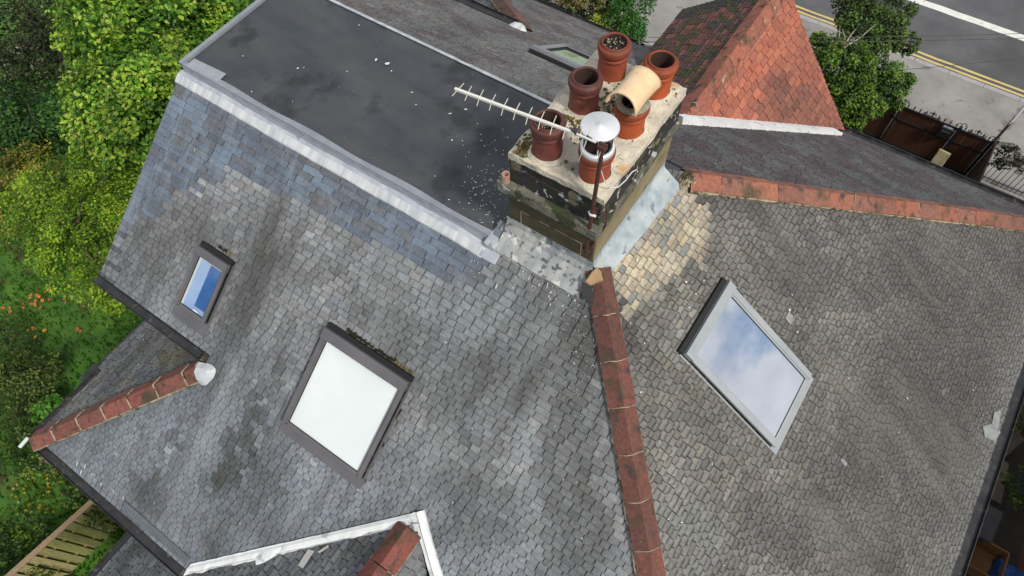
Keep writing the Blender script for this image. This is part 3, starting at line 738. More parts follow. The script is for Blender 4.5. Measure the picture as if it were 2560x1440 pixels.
# flat roof membrane
M_flat = mat('felt_membrane', (.032, .038, .047), (.066, .068, .07), 1.4, .42, r2=.62, bump=.12, bscale=25, spots=[((.022, .024, .027), 2.1, .55, .1), ((.05, .052, .056), 1.6, .56, .16), ((.12, .13, .135), 28, .72, .03)], stretch=(.7, 1.6, 1), spec=.5)
mb = MB(); nx, ny = 90, 30; vs = []; fs = []
for i in range(nx+1):
    for j in range(ny+1):
        x = XL+(4.36+1.05*(1 if False else 1))*i/nx; y = .05+(WY-.07)*j/ny
        z = .004*fbm((x, y*2.5, 0), 1.4)
        d = y-(.22+.1*math.sin(x*1.3)); z += .012*math.exp(-(d/.03)**2)*(1 if x > -9.8 else 0)
        z += .011*math.exp(-((y-.55-.12*(x+8))/.03)**2)*max(0, math.sin((x+9.3)*1.2))
        vs.append((x, y, z-.002))
for i in range(nx):
    for j in range(ny): a = i*(ny+1)+j; fs.append((a, a+ny+1, a+ny+2, a+1))
mb.mesh(vs, fs, (1, 1, 1), True)
hp_(mb.build('flat_roof', M_flat))['label'] = 'black felt flat roof with white splashes'
mb = MB()
FZ = Frame((0, 0, 0), (1, 0, 0), (0, 1, 0))
for i in range(230):
    q = random.gauss(0, 1), random.gauss(0, 1); X, Y = 1225+q[0]*42, 480+q[1]*75
    P = at(X, Y, ZP(0))
    if P.x < -6.33 and .08 < P.y < WY-.05: fleck(mb, FZ, P, rnd(.002, .011), vary((.5, .52, .5), .2), rnd(.8, 1.25), rnd(0, 3), .006)
for X, Y, r in [(608, 141, .014), (745, 172, .018), (760, 170, .013), (940, 150, .03), (968, 160, .034), (898, 64, .014), (732, 254, .018), (979, 178, .014), (868, 180, .012), (630, 230, .012), (1030, 232, .014), (1130, 352, .014), (618, 300, .012),
                (1190, 457, .016), (1180, 448, .01), (1205, 466, .012), (1122, 500, .012), (1148, 508, .014), (1087, 494, .01), (1087, 441, .01), (1165, 275, .02), (1125, 285, .018), (1040, 263, .013)]+[(rnd(600, 1250), rnd(60, 400), rnd(.002, .006)) for _ in range(50)]:
    P = at(X, Y, ZP(0))
    if P.x < -6.35 and P.y > .1 and P.y < WY-.05: fleck(mb, FZ, P, r*.8, vary((.6, .61, .6), .12), rnd(.7, 1.4), rnd(0, 3), .008)
hp_(mb.build('droppings', mat('droppings', (.9, .9, .9), (1, 1, 1), 30, .8, attr=True)))['kind'] = 'stuff'
mb = MB(); q = [at(a, b, ZP(.02)) for a, b in [(463, 164), (486, 146), (565, 184), (543, 205)]]
mb.face(q); mb.face([p-Vector((0, 0, .008)) for p in q][::-1])
for i in range(4): a, b = q[i], q[(i+1) % 4]; z = Vector((0, 0, .008)); mb.face([a-z, b-z, b, a])
hp_(mb.build('membrane_patch', mat('patch_grey', (.25, .27, .3), (.3, .32, .35), 8, .6)))

# painted lead valleys of the rear gable, and of the red gable
vl = Vector((GX-LVX, GY-LVY, rz(GY)-rz(LVY)))
lead_strip('valley_lead', [at(1050, 1280, REAR), at(480, 1408, REAR)], .17, M_leadp, REAR, .03, raise_=.02, side=1)
lead_strip('valley_lead', [at(1034, 1280, REAR), at(1090, 1480, REAR)], .13, M_leadp, REAR, .03, raise_=.02, side=1)
nv = Vector((0, 0, 1))
# upstand on the gable side of the two valleys
mb = MB(); prev = None
for i in range(41):
    t = i/40; P = Vector((LVX+(GX-LVX)*t, LVY+(GY-LVY)*t, rz(LVY+(GY-LVY)*t)))
    w = .05+.025*fbm(P, 6)+(.06 if .35 < t < .45 else 0)+.03
    g = Vector(gl(P.x, P.y-w*1.2)); a = P+Vector((0, .03, .05)); b = P+Vector((0, -.02, .045)); c = g+Vector((0, 0, .018))
    cur = [a, b, c, c-Vector((0, 0, .02))]
    if prev:
        for j in range(3): mb.face([prev[j], prev[j+1], cur[j+1], cur[j]], (1, 1, 1), True)
    prev = cur
hp_(mb.build('valley_lead', M_leadp))
mb = MB()
for q, c in [([(745, 1413), (770, 1373), (786, 1378), (757, 1421)], (.55, .54, .52)), ([(793, 1380), (820, 1362), (822, 1368), (800, 1383)], (.55, .52, .45))]:
    mb.face([Vector(at(a, b, ((-ML, 0, 1), GR-ML*GX), .022)) for a, b in q][::-1], c)
hp_(mb.build('mortar_dab', mat('dab', (.9, .9, .9), (1.05, 1, 1), 30, .8, attr=True, bump=.5)))
# red gable: white valley lead on the right side
a = at(1702, 312, FRONT); b = at(2103, 340, FRONT)
lead_strip('valley_lead', [a, b], .24, M_leadp, FRONT, .05, side=1, wav=.01)
o = lead_strip('valley_lead', [at(1597, 112, FRONT), at(1640, 118, FRONT)], .08, M_leadp, FRONT, .03)

# ---- gutters
M_gut = mat('black_gutter', (.012, .012, .014), (.03, .03, .032), 8, .35, r2=.55, spots=[((.08, .07, .05), 14, .62, .06)])
M_gutin = mat('gutter_silt', (.03, .026, .02), (.07, .06, .045), 12, .9, bump=.6)
def gutter(name, p0, p1, side, r=.055, label=None, joints=3):
    p0, p1 = Vector(p0), Vector(p1); D = (p1-p0).normalized(); S = Vector(side).normalized(); Z = Vector((0, 0, 1)); mb = MB()
    n = 10; prof = []
    for i in range(n+1):
        a = math.pi*i/n; prof.append((-math.cos(a)*r+r, -math.sin(a)*r))
    inner = [((x-r)*.86+r, y*.86) for x, y in prof][::-1]; prof = prof+inner
    A = [p0+S*x+Z*y for x, y in prof]; B = [p1+S*x+Z*y for x, y in prof]; m = len(prof)
    mb.mesh(A+B, [(i, (i+1) % m, m+(i+1) % m, m+i) for i in range(m)], (1, 1, 1), False)
    mb.face(A); mb.face(B[::-1])
    mb.face([p0+Z*-r*.45+S*r*.18, p1+Z*-r*.45+S*r*.18, p1+Z*-r*.45+S*r*1.82, p0+Z*-r*.45+S*r*1.82], (1, 1, 1))
    L = (p1-p0).length
    for k in range(1, joints+1):
        c = p0+D*(L*k/(joints+1)); mb.box(c-D*.03+S*(2*r-.004)-Z*r*.6, D*.06, S*.01, Z*(r*.66))
    mb.box(p0-S*.028-Z*.16, D*L, S*.026, Z*.17)      # fascia board
    o = hp_(mb.build(name, M_gut))
    if label: o['label'] = label
    return o
gutter('gutter', (XL-.05, yu-.005, rz(yu)-.025), (CAPX-.12, yu-.005, rz(yu)-.025), (0, -1, 0))
gutter('gutter', (XL, -4.10, rz(-4.09)-.02), (LVX-.02, -4.10, rz(-4.09)-.02), (0, -1, 0))
gutter('gutter', (XL-.1, YE+.005, ZE-.02), (LBX-.6, YE+.005, ZE-.02), (0, 1, 0))
gutter('gutter', (RBX-.1, YE+.005, ZE-.02), (hxf(YE)+.1, YE+.005, ZE-.02), (0, 1, 0), r=.08)
gutter('gutter', (XH-ZE/TH+.005, ZE/TA-.1, ZE-.02), (XH-ZE/TH+.005, YE+.1, ZE-.02), (1, 0, 0), r=.075, joints=6)
gutter('gutter', (XL-.05, 4.1+.06, fz_(4.1)-.02), (CAPX-.25, 4.1+.06, fz_(4.1)-.02), (0, 1, 0), r=.06)
gutter('gutter', (XEL-.005, LVY+.1, GR+ML*(XEL-GX)-.02), (XEL-.005, -6.4, GR+ML*(XEL-GX)-.02), (-1, 0, 0))
ze = lp(-10.66, 0)[2]
gutter('gutter', (-10.665, -4.1, ze-.02), (-10.665, -3.07, ze-.02), (-1, 0, 0), r=.05)
ze2 = lp(-10.85, 0)[2]
mb = MB(); mb.box((-10.92, -3.02, ze2-.12), (.22, 0, 0), (0, -.28, 0), (0, 0, .14)); mb.box((-10.9, -3.0, ze2-.03), (.03, 0, 0), (0, 1.3, 0), (0, 0, .025))
hp_(mb.build('gutter_end_box', M_gut, bevel=.03))
mb = MB(); mb.tube([(-10.74, -4.16, ze-.03), (-10.74, -4.3, ze-.05)], .025); hp_(mb.build('alarm_bracket', mat('pale_plastic', (.55, .6, .58), None, 5, .5)))
# lead grey soaker strip near the low eave
mb = MB()
for k in range(34):
    x = -9.0+.032*k; P = FR.P(x, -4.93+.0, .017); mb.box(FR.P(x, -4.9, .012), FR.U*.026, FR.V*.11, FR.N*.006)
o = hp_(mb.build('eaves_vent_strip', mat('vent_grey', (.1, .115, .135), (.14, .155, .175), 5, .6)))

# ---- walls and verge boards
M_wall = mat('rendered_wall', (.3, .28, .24), (.38, .36, .31), 4, .9, bump=.3)
M_brick = mat('red_brick', (.22, .09, .06), (.3, .13, .09), 12, .9, bump=.4)
mb = MB()
mb.bx(XL+.08, CAPX, -1.95, 4.0, GZ, -1.7); mb.bx(-10.4, XH-ZE/TH-.22, -3.9, 6.2, GZ, ZE-.05); mb.bx(XEL+.25, -3.6, -6.3, -3.9, GZ, -3.6)
o = hp_(mb.build('wall', M_wall))
mb = MB()  # gable end of the flat-topped left side
A = [(XL+.02, -2.15, -1.48), (XL+.02, -.05, -.08), (XL+.02, WY, -.06), (XL+.02, 4.05, -1.58), (XL+.02, 4.05, -3.2), (XL+.02, -2.15, -3.2)]
mb.face(A[::-1]); mb.face([Vector(a)+Vector((.1, 0, 0)) for a in A])
hp_(mb.build('gable_wall', M_wall))
mb = MB()   # front gable wall, triangle below the red roof
A = [(LBX+.05, 6.3, GZ), (RBX-.05, 6.3, GZ), (RBX-.15, 6.3, ZE), (RVX, 6.3, ZR-.05), (LBX+.1, 6.3, ZR+MLL*(LBX-RVX)-.05)]
mb.face(A); mb.face([Vector(a)-Vector((0, .3, 0)) for a in A][::-1]); mb.bx(LBX+.08, LBX+.3, 4.5, 6.28, GZ, ZR+MLL*(LBX-RVX)-.12)
hp_(mb.build('front_gable_wall', M_brick))
mb = MB(); M_black = mat('black_board', (.015, .015, .016), (.03, .03, .03), 9, .6)
mb.box((LBX-.03, LBY-.2, ZR+MLL*(LBX-RVX)-.13), (.03, 0, 0), (0, YG-LBY+.2, 0), (0, 0, .15))
mb.box((LBX, YG, ZR+MLL*(LBX-RVX)-.13), (RVX-LBX, 0, MLL*(RVX-LBX)), (0, .03, 0), (0, 0, .16)); mb.box((RBX, YG, ZE-.13), (RVX-RBX, 0, MRR*(RBX-RVX)), (0, .03, 0), (0, 0, .15))
hp_(mb.build('verge_board', M_black))

# ---- roof windows
M_fr_dark = mat('brown_grey_cladding', (.13, .125, .13), (.17, .16, .165), 3, .4, metal=.3, bump=.05)
M_fr_lite = mat('pale_grey_cladding', (.34, .365, .375), (.4, .42, .43), 3, .38, metal=.25, bump=.05)
M_seal = mat('black_seal', (.012, .012, .012), None, 5, .6)
M_blind = mat('white_blind', (.9, .92, .89), (.93, .94, .91), 2, .7)
def glass_mat(name, base, rough=.015, coat=1, metal=0, spec=.5):
    m = bpy.data.materials.new(name); m.use_nodes = True; b = m.node_tree.nodes['Principled BSDF']
    b.inputs['Base Color'].default_value = (*base, 1); b.inputs['Roughness'].default_value = rough; b.inputs['Metallic'].default_value = metal
    b.inputs['Specular IOR Level'].default_value = spec; return m
def clear_glass(name, tint=(.98, .99, .99)):
    m = bpy.data.materials.new(name); m.use_nodes = True; t = m.node_tree; n = t.nodes; l = t.links; n.clear()
    o = n.new('ShaderNodeOutputMaterial'); a = n.new('ShaderNodeBsdfTransparent'); a.inputs[0].default_value = (*tint, 1)
    g = n.new('ShaderNodeBsdfGlossy'); g.inputs['Roughness'].default_value = .01; x = n.new('ShaderNodeMixShader'); x.inputs[0].default_value = .07; l.new(a.outputs[0], x.inputs[1]); l.new(g.outputs[0], x.inputs[2]); l.new(x.outputs[0], o.inputs[0]); return m
M_clear = clear_glass('window_glass')
M_mirror = glass_mat('reflective_glass', (.9, .91, .94), .015, metal=1)
def skylight(fr, w, cols, label, top=.13, side=.085, bot=.045, apron=.13, hgt=.085, pane='blind', flash=.07):
    u0, u1, v0, v1 = w; sk = empty('skylight'); sk.parent = house; sk.location = -house.location; sk['label'] = label
    B = lambda mb, a, b, c, d, h0, h1: mb.box(fr.P(a, c, h0), fr.U*(b-a), fr.V*(d-c), fr.N*(h1-h0))
    mb = MB()   # flashing tray
    B(mb, u0-side-flash, u0-side, v0-bot-.04, v1+top, .006, .02); B(mb, u1+side, u1+side+flash, v0-bot-.04, v1+top, .006, .02)
    B(mb, u0-side-flash, u1+side+flash, v0-bot-apron, v0-bot, .012, .026)
    mb.build('flashing', cols[1], sk, bevel=.003)
    mb = MB()   # dark curb under the cladding
    B(mb, u0-side+.012, u0+.0, v0-bot+.01, v1+top-.02, .0, hgt-.022); B(mb, u1, u1+side-.012, v0-bot+.01, v1+top-.02, .0, hgt-.022)
    B(mb, u0, u1, v1, v1+top-.02, 0, hgt-.022); B(mb, u0, u1, v0-bot+.01, v0, 0, hgt-.022)
    B(mb, u0-side-.005, u1+side+.005, v1+top-.015, v1+top+.035, .0, hgt-.03)
    B(mb, u0-side-.01, u1+side+.01, v1+top+.035, v1+top+.05, .0, hgt*.6)
    mb.build('curb', M_seal, sk)
    mb = MB()
    hs = hgt
    B(mb, u0-side, u0-.022, v0-bot, v1+top*.35, hgt-.03, hs); B(mb, u1+.022, u1+side, v0-bot, v1+top*.35, hgt-.03, hs)
    B(mb, u0-side+.03, u0-.004, v0-bot*.6, v1, hgt-.04, hs-.012); B(mb, u1+.004, u1+side-.03, v0-bot*.6, v1, hgt-.04, hs-.012)
    B(mb, u0-side-.004, u1+side+.004, v1+.004, v1+top, hgt-.04, hs+.018)
    B(mb, u0-.004, u1+.004, v0-bot, v0-.002, hgt-.045, hs-.02)
    mb.build('frame', cols[0], sk, bevel=.004)
    z = hgt-.028
    if pane == 'mirror':
        mb = MB(); B(mb, u0, u1, v0, v1, z-.012, z); mb.build('pane', M_mirror, sk)
    else:
        mb = MB(); B(mb, u0, u1, v0, v1, z-.004, z); mb.build('pane', M_clear, sk)
    if pane == 'blind':
        mb = MB(); B(mb, u0, u1, v0, v1, z-.02, z-.012); mb.build('blind', M_blind, sk)
    if pane == 'room':      # blue room seen through the glass
        d = -.35; bl = mat('blue_blind', (.025, .10, .32), (.04, .14, .4), 4, .6); wl = mat('blue_white_reveal', (.3, .42, .62), (.36, .48, .7), 3, .6); wf = mat('white_sash', (.72, .74, .72), None, 4, .5)
        mb = MB()
        mb.face([fr.P(u0, v0, z-.02), fr.P(u0+.14, v0, .003), fr.P(u0+.14, v1, .003), fr.P(u0, v1, z-.02)]); mb.face([fr.P(u0, v0, z-.015), fr.P(u1, v0, z-.015), fr.P(u1, v0+.04, .006), fr.P(u0, v0+.04, .006)]); 
        mb.build('reveal', wl, sk)
        mb = MB(); B(mb, u0+.12, u1, v0+.02, v1, -.008, .003); mb.build('blind', bl, sk)
        mb = MB(); B(mb, u0, u0+.022, v0, v1, z-.02, z-.006); B(mb, u0+.022, u1, v1-.022, v1, z-.02, z-.006); mb.build('sash', wf, sk)
        mb = MB(); B(mb, u0+.2, u0+.27, v0+.018, v0+.032, z+.004, z+.014); mb.build('handle', wf, sk)
    if pane == 'green':
        gm = mat('pale_green_interior', (.32, .42, .28), (.42, .52, .38), 6, .6, spots=[((.3, .28, .1), 5, .6, .06)])
        mb = MB(); B(mb, u0, u1, v0, v1, .012, .02); mb.build('blind', gm, sk)
    return sk
skylight(FR, w_small, (M_fr_dark, M_fr_dark), 'small roof window with a blue room behind the glass', side=.058, top=.1, pane='room', apron=.15, flash=.03)
skylight(FR, w_white, (M_fr_dark, M_fr_dark), 'large roof window with a white blind', top=.12, side=.068, apron=.12, pane='blind', flash=.022)
skylight(FH, w_hip, (M_fr_lite, M_fr_lite), 'largest roof window with clouds mirrored in its glass', top=.11, side=.09, bot=.04, apron=.1, pane='mirror', flash=.02)
wf_ = w_front
M_fr_mid = mat('mid_grey_cladding', (.24, .245, .27), (.3, .305, .33), 3, .38, metal=.2)
skylight(FF, wf_, (M_fr_mid, M_fr_mid), 'roof window with pale green glass half hidden behind the chimney pots', top=.1, side=.07, pane='green')
# moss and silt behind the heads of the windows
mb = MB(); random.seed(5)
for (w, a0, a1, nn2) in ((w_white, .15, 1.06, 160), (w_small, .3, 1.0, 40)):
    for i in range(nn2):
        t = rnd(a0, a1); u = w[0]+(w[1]-w[0])*t; v = w[3]+.185+abs(random.gauss(0, .012)); c = FR.P(u, v, .012); r = rnd(.008, .02)
        cc = vary((.03, .028, .012) if t < .8 else (.2, .17, .08), .3)
        vs = [c+FR.U*math.cos(a)*r*rnd(.7, 1.2)+FR.V*math.sin(a)*r*rnd(.6, 1.1) for a in [k*math.pi/3 for k in range(6)]]
        for k in range(6): mb.face([vs[k], vs[(k+1) % 6], c+FR.N*rnd(.012, .03)], cc)
hp_(mb.build('gutter_moss', M_moss))['kind'] = 'stuff'

# ---- chimney
chim = empty('chimney'); chim.parent = house; chim.location = -house.location; chim['label'] = 'stone chimney stack with six clay pots'
CX0, CX1, CY0, CY1 = -6.28, -5.42, .15, 1.50
M_stone = mat('sooty_stone', (.05, .038, .016), (.1, .08, .038), 3.5, .8, bump=.35, bscale=40, spots=[((.035, .03, .02), 3.2, .52, .12), ((.3, .25, .15), 6, .68, .06)], stretch=(1, 1, 2.4))
M_stone2 = mat('lit_stone', (.2, .16, .08), (.28, .23, .13), 4, .8, bump=.3, bscale=50, spots=[((.16, .14, .09), 5, .6, .08)])  # paler copy of the stack stone, sunlight put into its colour
M_ledge = mat('mossy_ledge', (.1, .095, .07), (.2, .19, .15), 7, .9, bump=.9, bscale=35, spots=[((.04, .05, .02), 6, .52, .06), ((.45, .47, .44), 11, .62, .03), ((.2, .17, .03), 8, .66, .04)])
M_tar = mat('tarred_stone', (.014, .015, .015), (.04, .04, .036), 5, .6, bump=.5, bscale=30, spots=[((.22, .2, .12), 3.4, .6, .03), ((.5, .52, .5), 13, .61, .03), ((.07, .08, .03), 5, .6, .06)])
M_flaun = mat('flaunching', (.46, .42, .33), (.68, .61, .48), 5, .9, bump=1.0, bscale=22, spots=[((.3, .28, .23), 4, .55, .1), ((.48, .24, .07), 3.0, .64, .12), ((.17, .16, .13), 26, .67, .04), ((.1, .1, .03), 4.2, .68, .05)])
mb = MB(); mb.bx(CX0, CX1, CY0, CY1, -1.2, .70); mb.build('stack', M_stone, chim, bevel=.01)
mb = MB(); z1, z2 = .30, .55
for a, b, z in ((CX0-.003, CX1+.003, .44),):
    mb.bx(a+.12, b-.11, CY0-.004, CY0, z, z+.008)
mb.bx(CX0+.12, CX0+.128, CY0-.004, CY0, .12, .448); mb.bx(CX1-.118, CX1-.11, CY0-.004, CY0, .12, .448)
mb.bx(CX1, CX1+.004, CY0+.5, CY0+.508, .1, .7); mb.bx(CX1, CX1+.004, CY0, CY1, .44, .448)
mb.build('mortar_joints', M_mortar, chim)
mb = MB(); mb.bx(CX1-.05, CX1+.014, CY0+.012, CY1, .06, .69); mb.build('lit_side_skin', M_stone2, chim, bevel=.004)  # thin skin on the sunny face, carries the painted light
def rough_slab(mb, x0, x1, y0, y1, z0, z1, amp=.01, n=18, top=None, c=(1, 1, 1)):
    def e(p): return Vector((fbm(p, 5), fbm(p+Vector((5, 5, 5)), 5), fbm(p+Vector((9, 1, 5)), 5)))*amp
    for (O, A, B, na, nb) in [((x0, y0, z1), (x1-x0, 0, 0), (0, y1-y0, 0), n, n+8), ((x0, y0, z0), (x1-x0, 0, 0), (0, 0, z1-z0), n, 3), ((x1, y0, z0), (0, y1-y0, 0), (0, 0, z1-z0), n+8, 3),
                              ((x1, y1, z0), (x0-x1, 0, 0), (0, 0, z1-z0), n, 3), ((x0, y1, z0), (0, y0-y1, 0), (0, 0, z1-z0), n+8, 3), ((x0, y1, z0), (x1-x0, 0, 0), (0, y0-y1, 0), n, n)]:
        O, A, B = Vector(O), Vector(A), Vector(B); vs = []; fs = []
        for i in range(na+1):
            for j in range(nb+1):
                p = O+A*i/na+B*j/nb
                if top and p.z > z1-1e-4: p = Vector((p.x, p.y, z1+top(p)))
                vs.append(p+e(p))
        for i in range(na):
            for j in range(nb): a = i*(nb+1)+j; fs.append((a, a+nb+1, a+nb+2, a+1))
        mb.mesh(vs, fs, c, True)
mb = MB(); rough_slab(mb, CX0-.07, CX1+.045, CY0-.07, CY1+.07, .70, .80, .008); mb.build('ledge', M_ledge, chim)
mb = MB(); rough_slab(mb, CX0+.02, CX1+.02, CY0-.0, CY1-.0, .80, 1.12, .008); mb.build('cap_course', M_tar, chim)
mb = MB()
def dome(p):
    t = min(min(p.x-CX0, CX1+.05-p.x)/.43, min(p.y-CY0, CY1-p.y)/.5)
    return .03*math.sin(min(1, max(0, t))*math.pi/2)+.012*fbm(p, 4)
rough_slab(mb, CX0+.03, CX1+.035, CY0-.015, CY1+.0, 1.12, 1.18, .012, top=dome, n=26); mb.build('flaunching', M_flaun, chim)
# cracks in the flaunching
mb = MB()
for s in range(9):
    p = Vector((rnd(CX0+.1, CX1-.05), rnd(CY0+.05, CY1-.1), 1.214)); d = rnd(0, 6.28); pts = [p.copy()]
    for i in range(9):
        d += rnd(-.7, .7); p = p+Vector((math.cos(d), math.sin(d), 0))*.03
        if CX0+.06 < p.x < CX1 and CY0+.03 < p.y < CY1-.05: pts.append(p.copy())
    if len(pts) > 3:
        pts = [Vector((q.x, q.y, 1.18+dome(q)+.002)) for q in pts]; mb.tube(pts, .0016, 4)
mb.build('cracks', M_seal, chim)
# moss tufts between the pots and on the corner
mb = MB()
for i in range(420):
    ch = random.random()
    if ch < .4: x, y = random.gauss(-5.82, .08), random.gauss(1.05, .16)
    elif ch < .6: x, y = random.gauss(-5.95, .09), random.gauss(.62, .05)
    elif ch < .85: x, y = random.gauss(-6.17, .035), random.gauss(.22, .08)
    elif ch < .93: x, y = random.gauss(-5.5, .04), random.gauss(1.38, .06)
    else: x, y = rnd(CX0+.05, CX1), rnd(CY0, CY1)
    if not (CX0+.04 < x < CX1+.02 and CY0 < y < CY1): continue
    c = Vector((x, y, 1.185+dome(Vector((x, y, 0))))); r = rnd(.006, .02); cc = vary(random.choice([(.09, .09, .025), (.05, .055, .02), (.24, .15, .04), (.16, .13, .05)]), .25)
    vs = [c+Vector((math.cos(a)*r*rnd(.7, 1.3), math.sin(a)*r*rnd(.7, 1.3), 0)) for a in [k*math.pi/3 for k in range(6)]]
    t = c+Vector((rnd(-.5, .5)*r, rnd(-.5, .5)*r, rnd(.3, 1.3)*r))
    for k in range(6): mb.face([vs[k], vs[(k+1) % 6], t], cc)
mb.build('moss', M_moss, chim)['kind'] = 'stuff'
# pots
def potmat(name, c):
    return mat(name, tuple(v*.8 for v in c), tuple(v*1.15 for v in c), 7, .5, r2=.7, bump=.25, bscale=40, spots=[(tuple(v*.35 for v in c), 5, .63, .1)], spec=.45, attr=True)
M_soot = mat('soot', (.035, .018, .013), (.06, .026, .018), 9, .9)
P_RED = potmat('red_clay', (.3, .065, .03)); P_DK = potmat('dark_clay', (.19, .055, .04)); P_OR = potmat('orange_clay', (.42, .08, .022))
ZB = 1.19
def pot(x, y, h, m, label, rt=.138, rb=.122, lean=(0, 0), fill=None, dirty=False):
    mb = MB(); rn = .112; hr = h
    prof = [(rb, -.03), (rb, .0), (rb*.985, h*.3), (rn+.004, h*.52), (rn, h*.60), (rn+.012, h*.615), (rn+.014, h*.64), (rn+.004, h*.665), (rn+.002, h*.69), (rn+.012, h*.72), (rt-.002, h*.78), (rt, h*.82), (rt, h*.90), (rt-.006, h*.925), (rt-.012, h*.935),
            (rt-.024, h*.94), (rt-.026, h*.955), (rt-.028, h*.995), (rt-.034, h), (rt-.042, h*.99), (rt-.044, h*.97)]
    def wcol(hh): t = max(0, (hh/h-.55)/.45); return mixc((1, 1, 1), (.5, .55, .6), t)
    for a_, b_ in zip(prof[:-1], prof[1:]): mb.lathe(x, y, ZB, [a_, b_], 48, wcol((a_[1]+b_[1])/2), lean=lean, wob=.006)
    p = mb.build('chimney_pot', m, chim, weld=True); p['label'] = label
    mb = MB(); mb.lathe(x, y, ZB, [(rt-.044, h*.97), (rt-.046, h*.8), (rt-.048, h*.4), (rt-.05, -.02)], 40, lean=lean); mb.build('soot_lining', M_soot, chim)
    mb = MB(); mb.lathe(x, y, ZB, [(.09, .02), (.001, .021)], 20); mb.build('flue', M_seal, chim)
    if fill:
        mb = MB(); zf_ = ZB+h*fill
        for i in range(90):
            a = rnd(0, 6.28); r = .085*math.sqrt(random.random()); c = Vector((x+lean[0]*h+r*math.cos(a), y+lean[1]*h+r*math.sin(a), zf_+rnd(-.01, .015))); s = rnd(.005, .014)
            cc = (.45, .36, .25) if random.random() < .35 else (.03, .026, .02)
            d = Vector((rnd(-1, 1), rnd(-1, 1), rnd(-.3, .3))).normalized(); mb.tube([c-d*s, c+d*s], s*.35, 5, vary(cc, .2), sm=False)
        mb.lathe(x+lean[0]*h, y+lean[1]*h, zf_-.012, [(.0915, 0), (.001, .004)], 20, (.02, .018, .015))
        mb.build('nest_debris', mat('debris', (1, 1, 1), (1, 1, 1), 5, .95, attr=True), chim)
    # mortar fillet
    mb = MB(); mb.lathe(x, y, ZB, [(rb+.03, -.004), (rb+.014, .012), (rb+.001, .022)], 30, wob=.05); mb.build('mortar_fillet', M_flaun, chim)
    return p
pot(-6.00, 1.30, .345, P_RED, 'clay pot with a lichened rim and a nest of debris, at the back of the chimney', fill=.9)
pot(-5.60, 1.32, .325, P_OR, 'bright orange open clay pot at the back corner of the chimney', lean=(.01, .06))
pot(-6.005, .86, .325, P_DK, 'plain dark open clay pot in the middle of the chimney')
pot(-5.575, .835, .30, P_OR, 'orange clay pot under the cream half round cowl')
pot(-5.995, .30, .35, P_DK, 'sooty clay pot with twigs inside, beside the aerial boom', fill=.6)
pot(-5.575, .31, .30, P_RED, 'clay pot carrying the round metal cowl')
# cream half round cowl lying over a pot
M_cream = mat('cream_clay', (.7, .49, .27), (.8, .6, .38), 5, .45, r2=.6, bump=.12, spots=[((.25, .12, .06), 16, .7, .03)])
M_creamin = mat('mortar_ring', (.2, .17, .12), (.35, .32, .25), 12, .9, bump=.6)
mb = MB(); ax = at(1552, 232, ZP(ZB+.38)); bx_ = at(1592, 205, ZP(ZB+.38))
cdir = (at(1606, 180, ZP(ZB+.42))-at(1546, 250, ZP(ZB+.42))); cdir.z = 0; cdir.normalize()
sdir = Vector((-cdir.y, cdir.x, 0)); c0 = Vector((-5.59, .84, ZB+.345))
c0 = c0+cdir*.005+Vector((0, 0, .03)); hl = .165; R1, R2 = .128, .112; vs = []; fs = []; nA, nL_ = 22, 10
for side, R in ((0, R1), (1, R2)):
    for i in range(nL_+1):
        t = i/nL_; fl = .008*(1-abs(2*t-1))*-1
        for k in range(nA+1):
            a = math.pi*(-.04+1.08*k/nA); L = hl*(1+.12*abs(math.cos(a))**3)
            vs.append(c0+cdir*(L*(2*t-1))+sdir*math.cos(a)*(R+fl+.006*abs(2*t-1)**6)+Vector((0, 0, math.sin(a)*(R+fl)+.0)))
m_ = (nL_+1)*(nA+1)
for i in range(nL_):
    for k in range(nA):
        a = i*(nA+1)+k; fs.append((a, a+1, a+nA+2, a+nA+1)); fs.append((m_+a, m_+a+nA+1, m_+a+nA+2, m_+a+1))
for k in range(nA):
    fs.append((k, m_+k, m_+k+1, k+1)); b = nL_*(nA+1)+k; fs.append((b, b+1, m_+b+1, m_+b))
for i in range(nL_):
    a = i*(nA+1); fs.append((a, a+nA+1, m_+a+nA+1, m_+a)); a += nA; fs.append((a, m_+a, m_+a+nA+1, a+nA+1))
mb.mesh(vs, fs, (1, 1, 1), True); mb.build('half_round_cowl', M_cream, chim)
mb = MB(); mb.lathe(-5.575, .835, ZB+.295, [(.13, 0), (.125, .015), (.1, .028), (.09, .03), (.085, .01)], 36, wob=.02); mb.build('cowl_mortar', M_creamin, chim)
# round metal cowl
M_alu = mat('aluminium', (.8, .81, .82), (.88, .88, .88), 5, .32, r2=.45, metal=.55, bump=.03)
cx, cy = -5.575, .31
mb = MB()
mb.lathe(cx, cy, ZB+.52, [(.0005, .008), (.02, .008), (.022, .004), (.05, .007), (.053, .003), (.075, .006), (.078, .002), (.105, .005), (.109, .0), (.132, .003), (.139, -.004), (.141, -.018), (.137, -.018), (.134, -.006), (.0005, -.004)], 56, lean=(0, 0))
mb.build('metal_cowl', M_alu, chim)['label'] = 'round shiny aluminium cowl on a pot'
mb = MB(); mb.lathe(cx, cy, ZB+.285, [(.128, 0), (.128, .03), (.118, .04), (.1, .042), (.1, .0)], 40); 
for k in range(4):
    a = .5+k*math.pi/2; mb.tube([(cx+.1*math.cos(a), cy+.1*math.sin(a), ZB+.31), (cx+.112*math.cos(a), cy+.112*math.sin(a), ZB+.495)], .006, 6)
mb.build('cowl_base', M_alu, chim)
mb = MB()
for k in range(44):
    a = 2*math.pi*k/44; mb.tube([(cx+.104*math.cos(a), cy+.104*math.sin(a), ZB+.32), (cx+.108*math.cos(a), cy+.108*math.sin(a), ZB+.49)], .0014, 4)
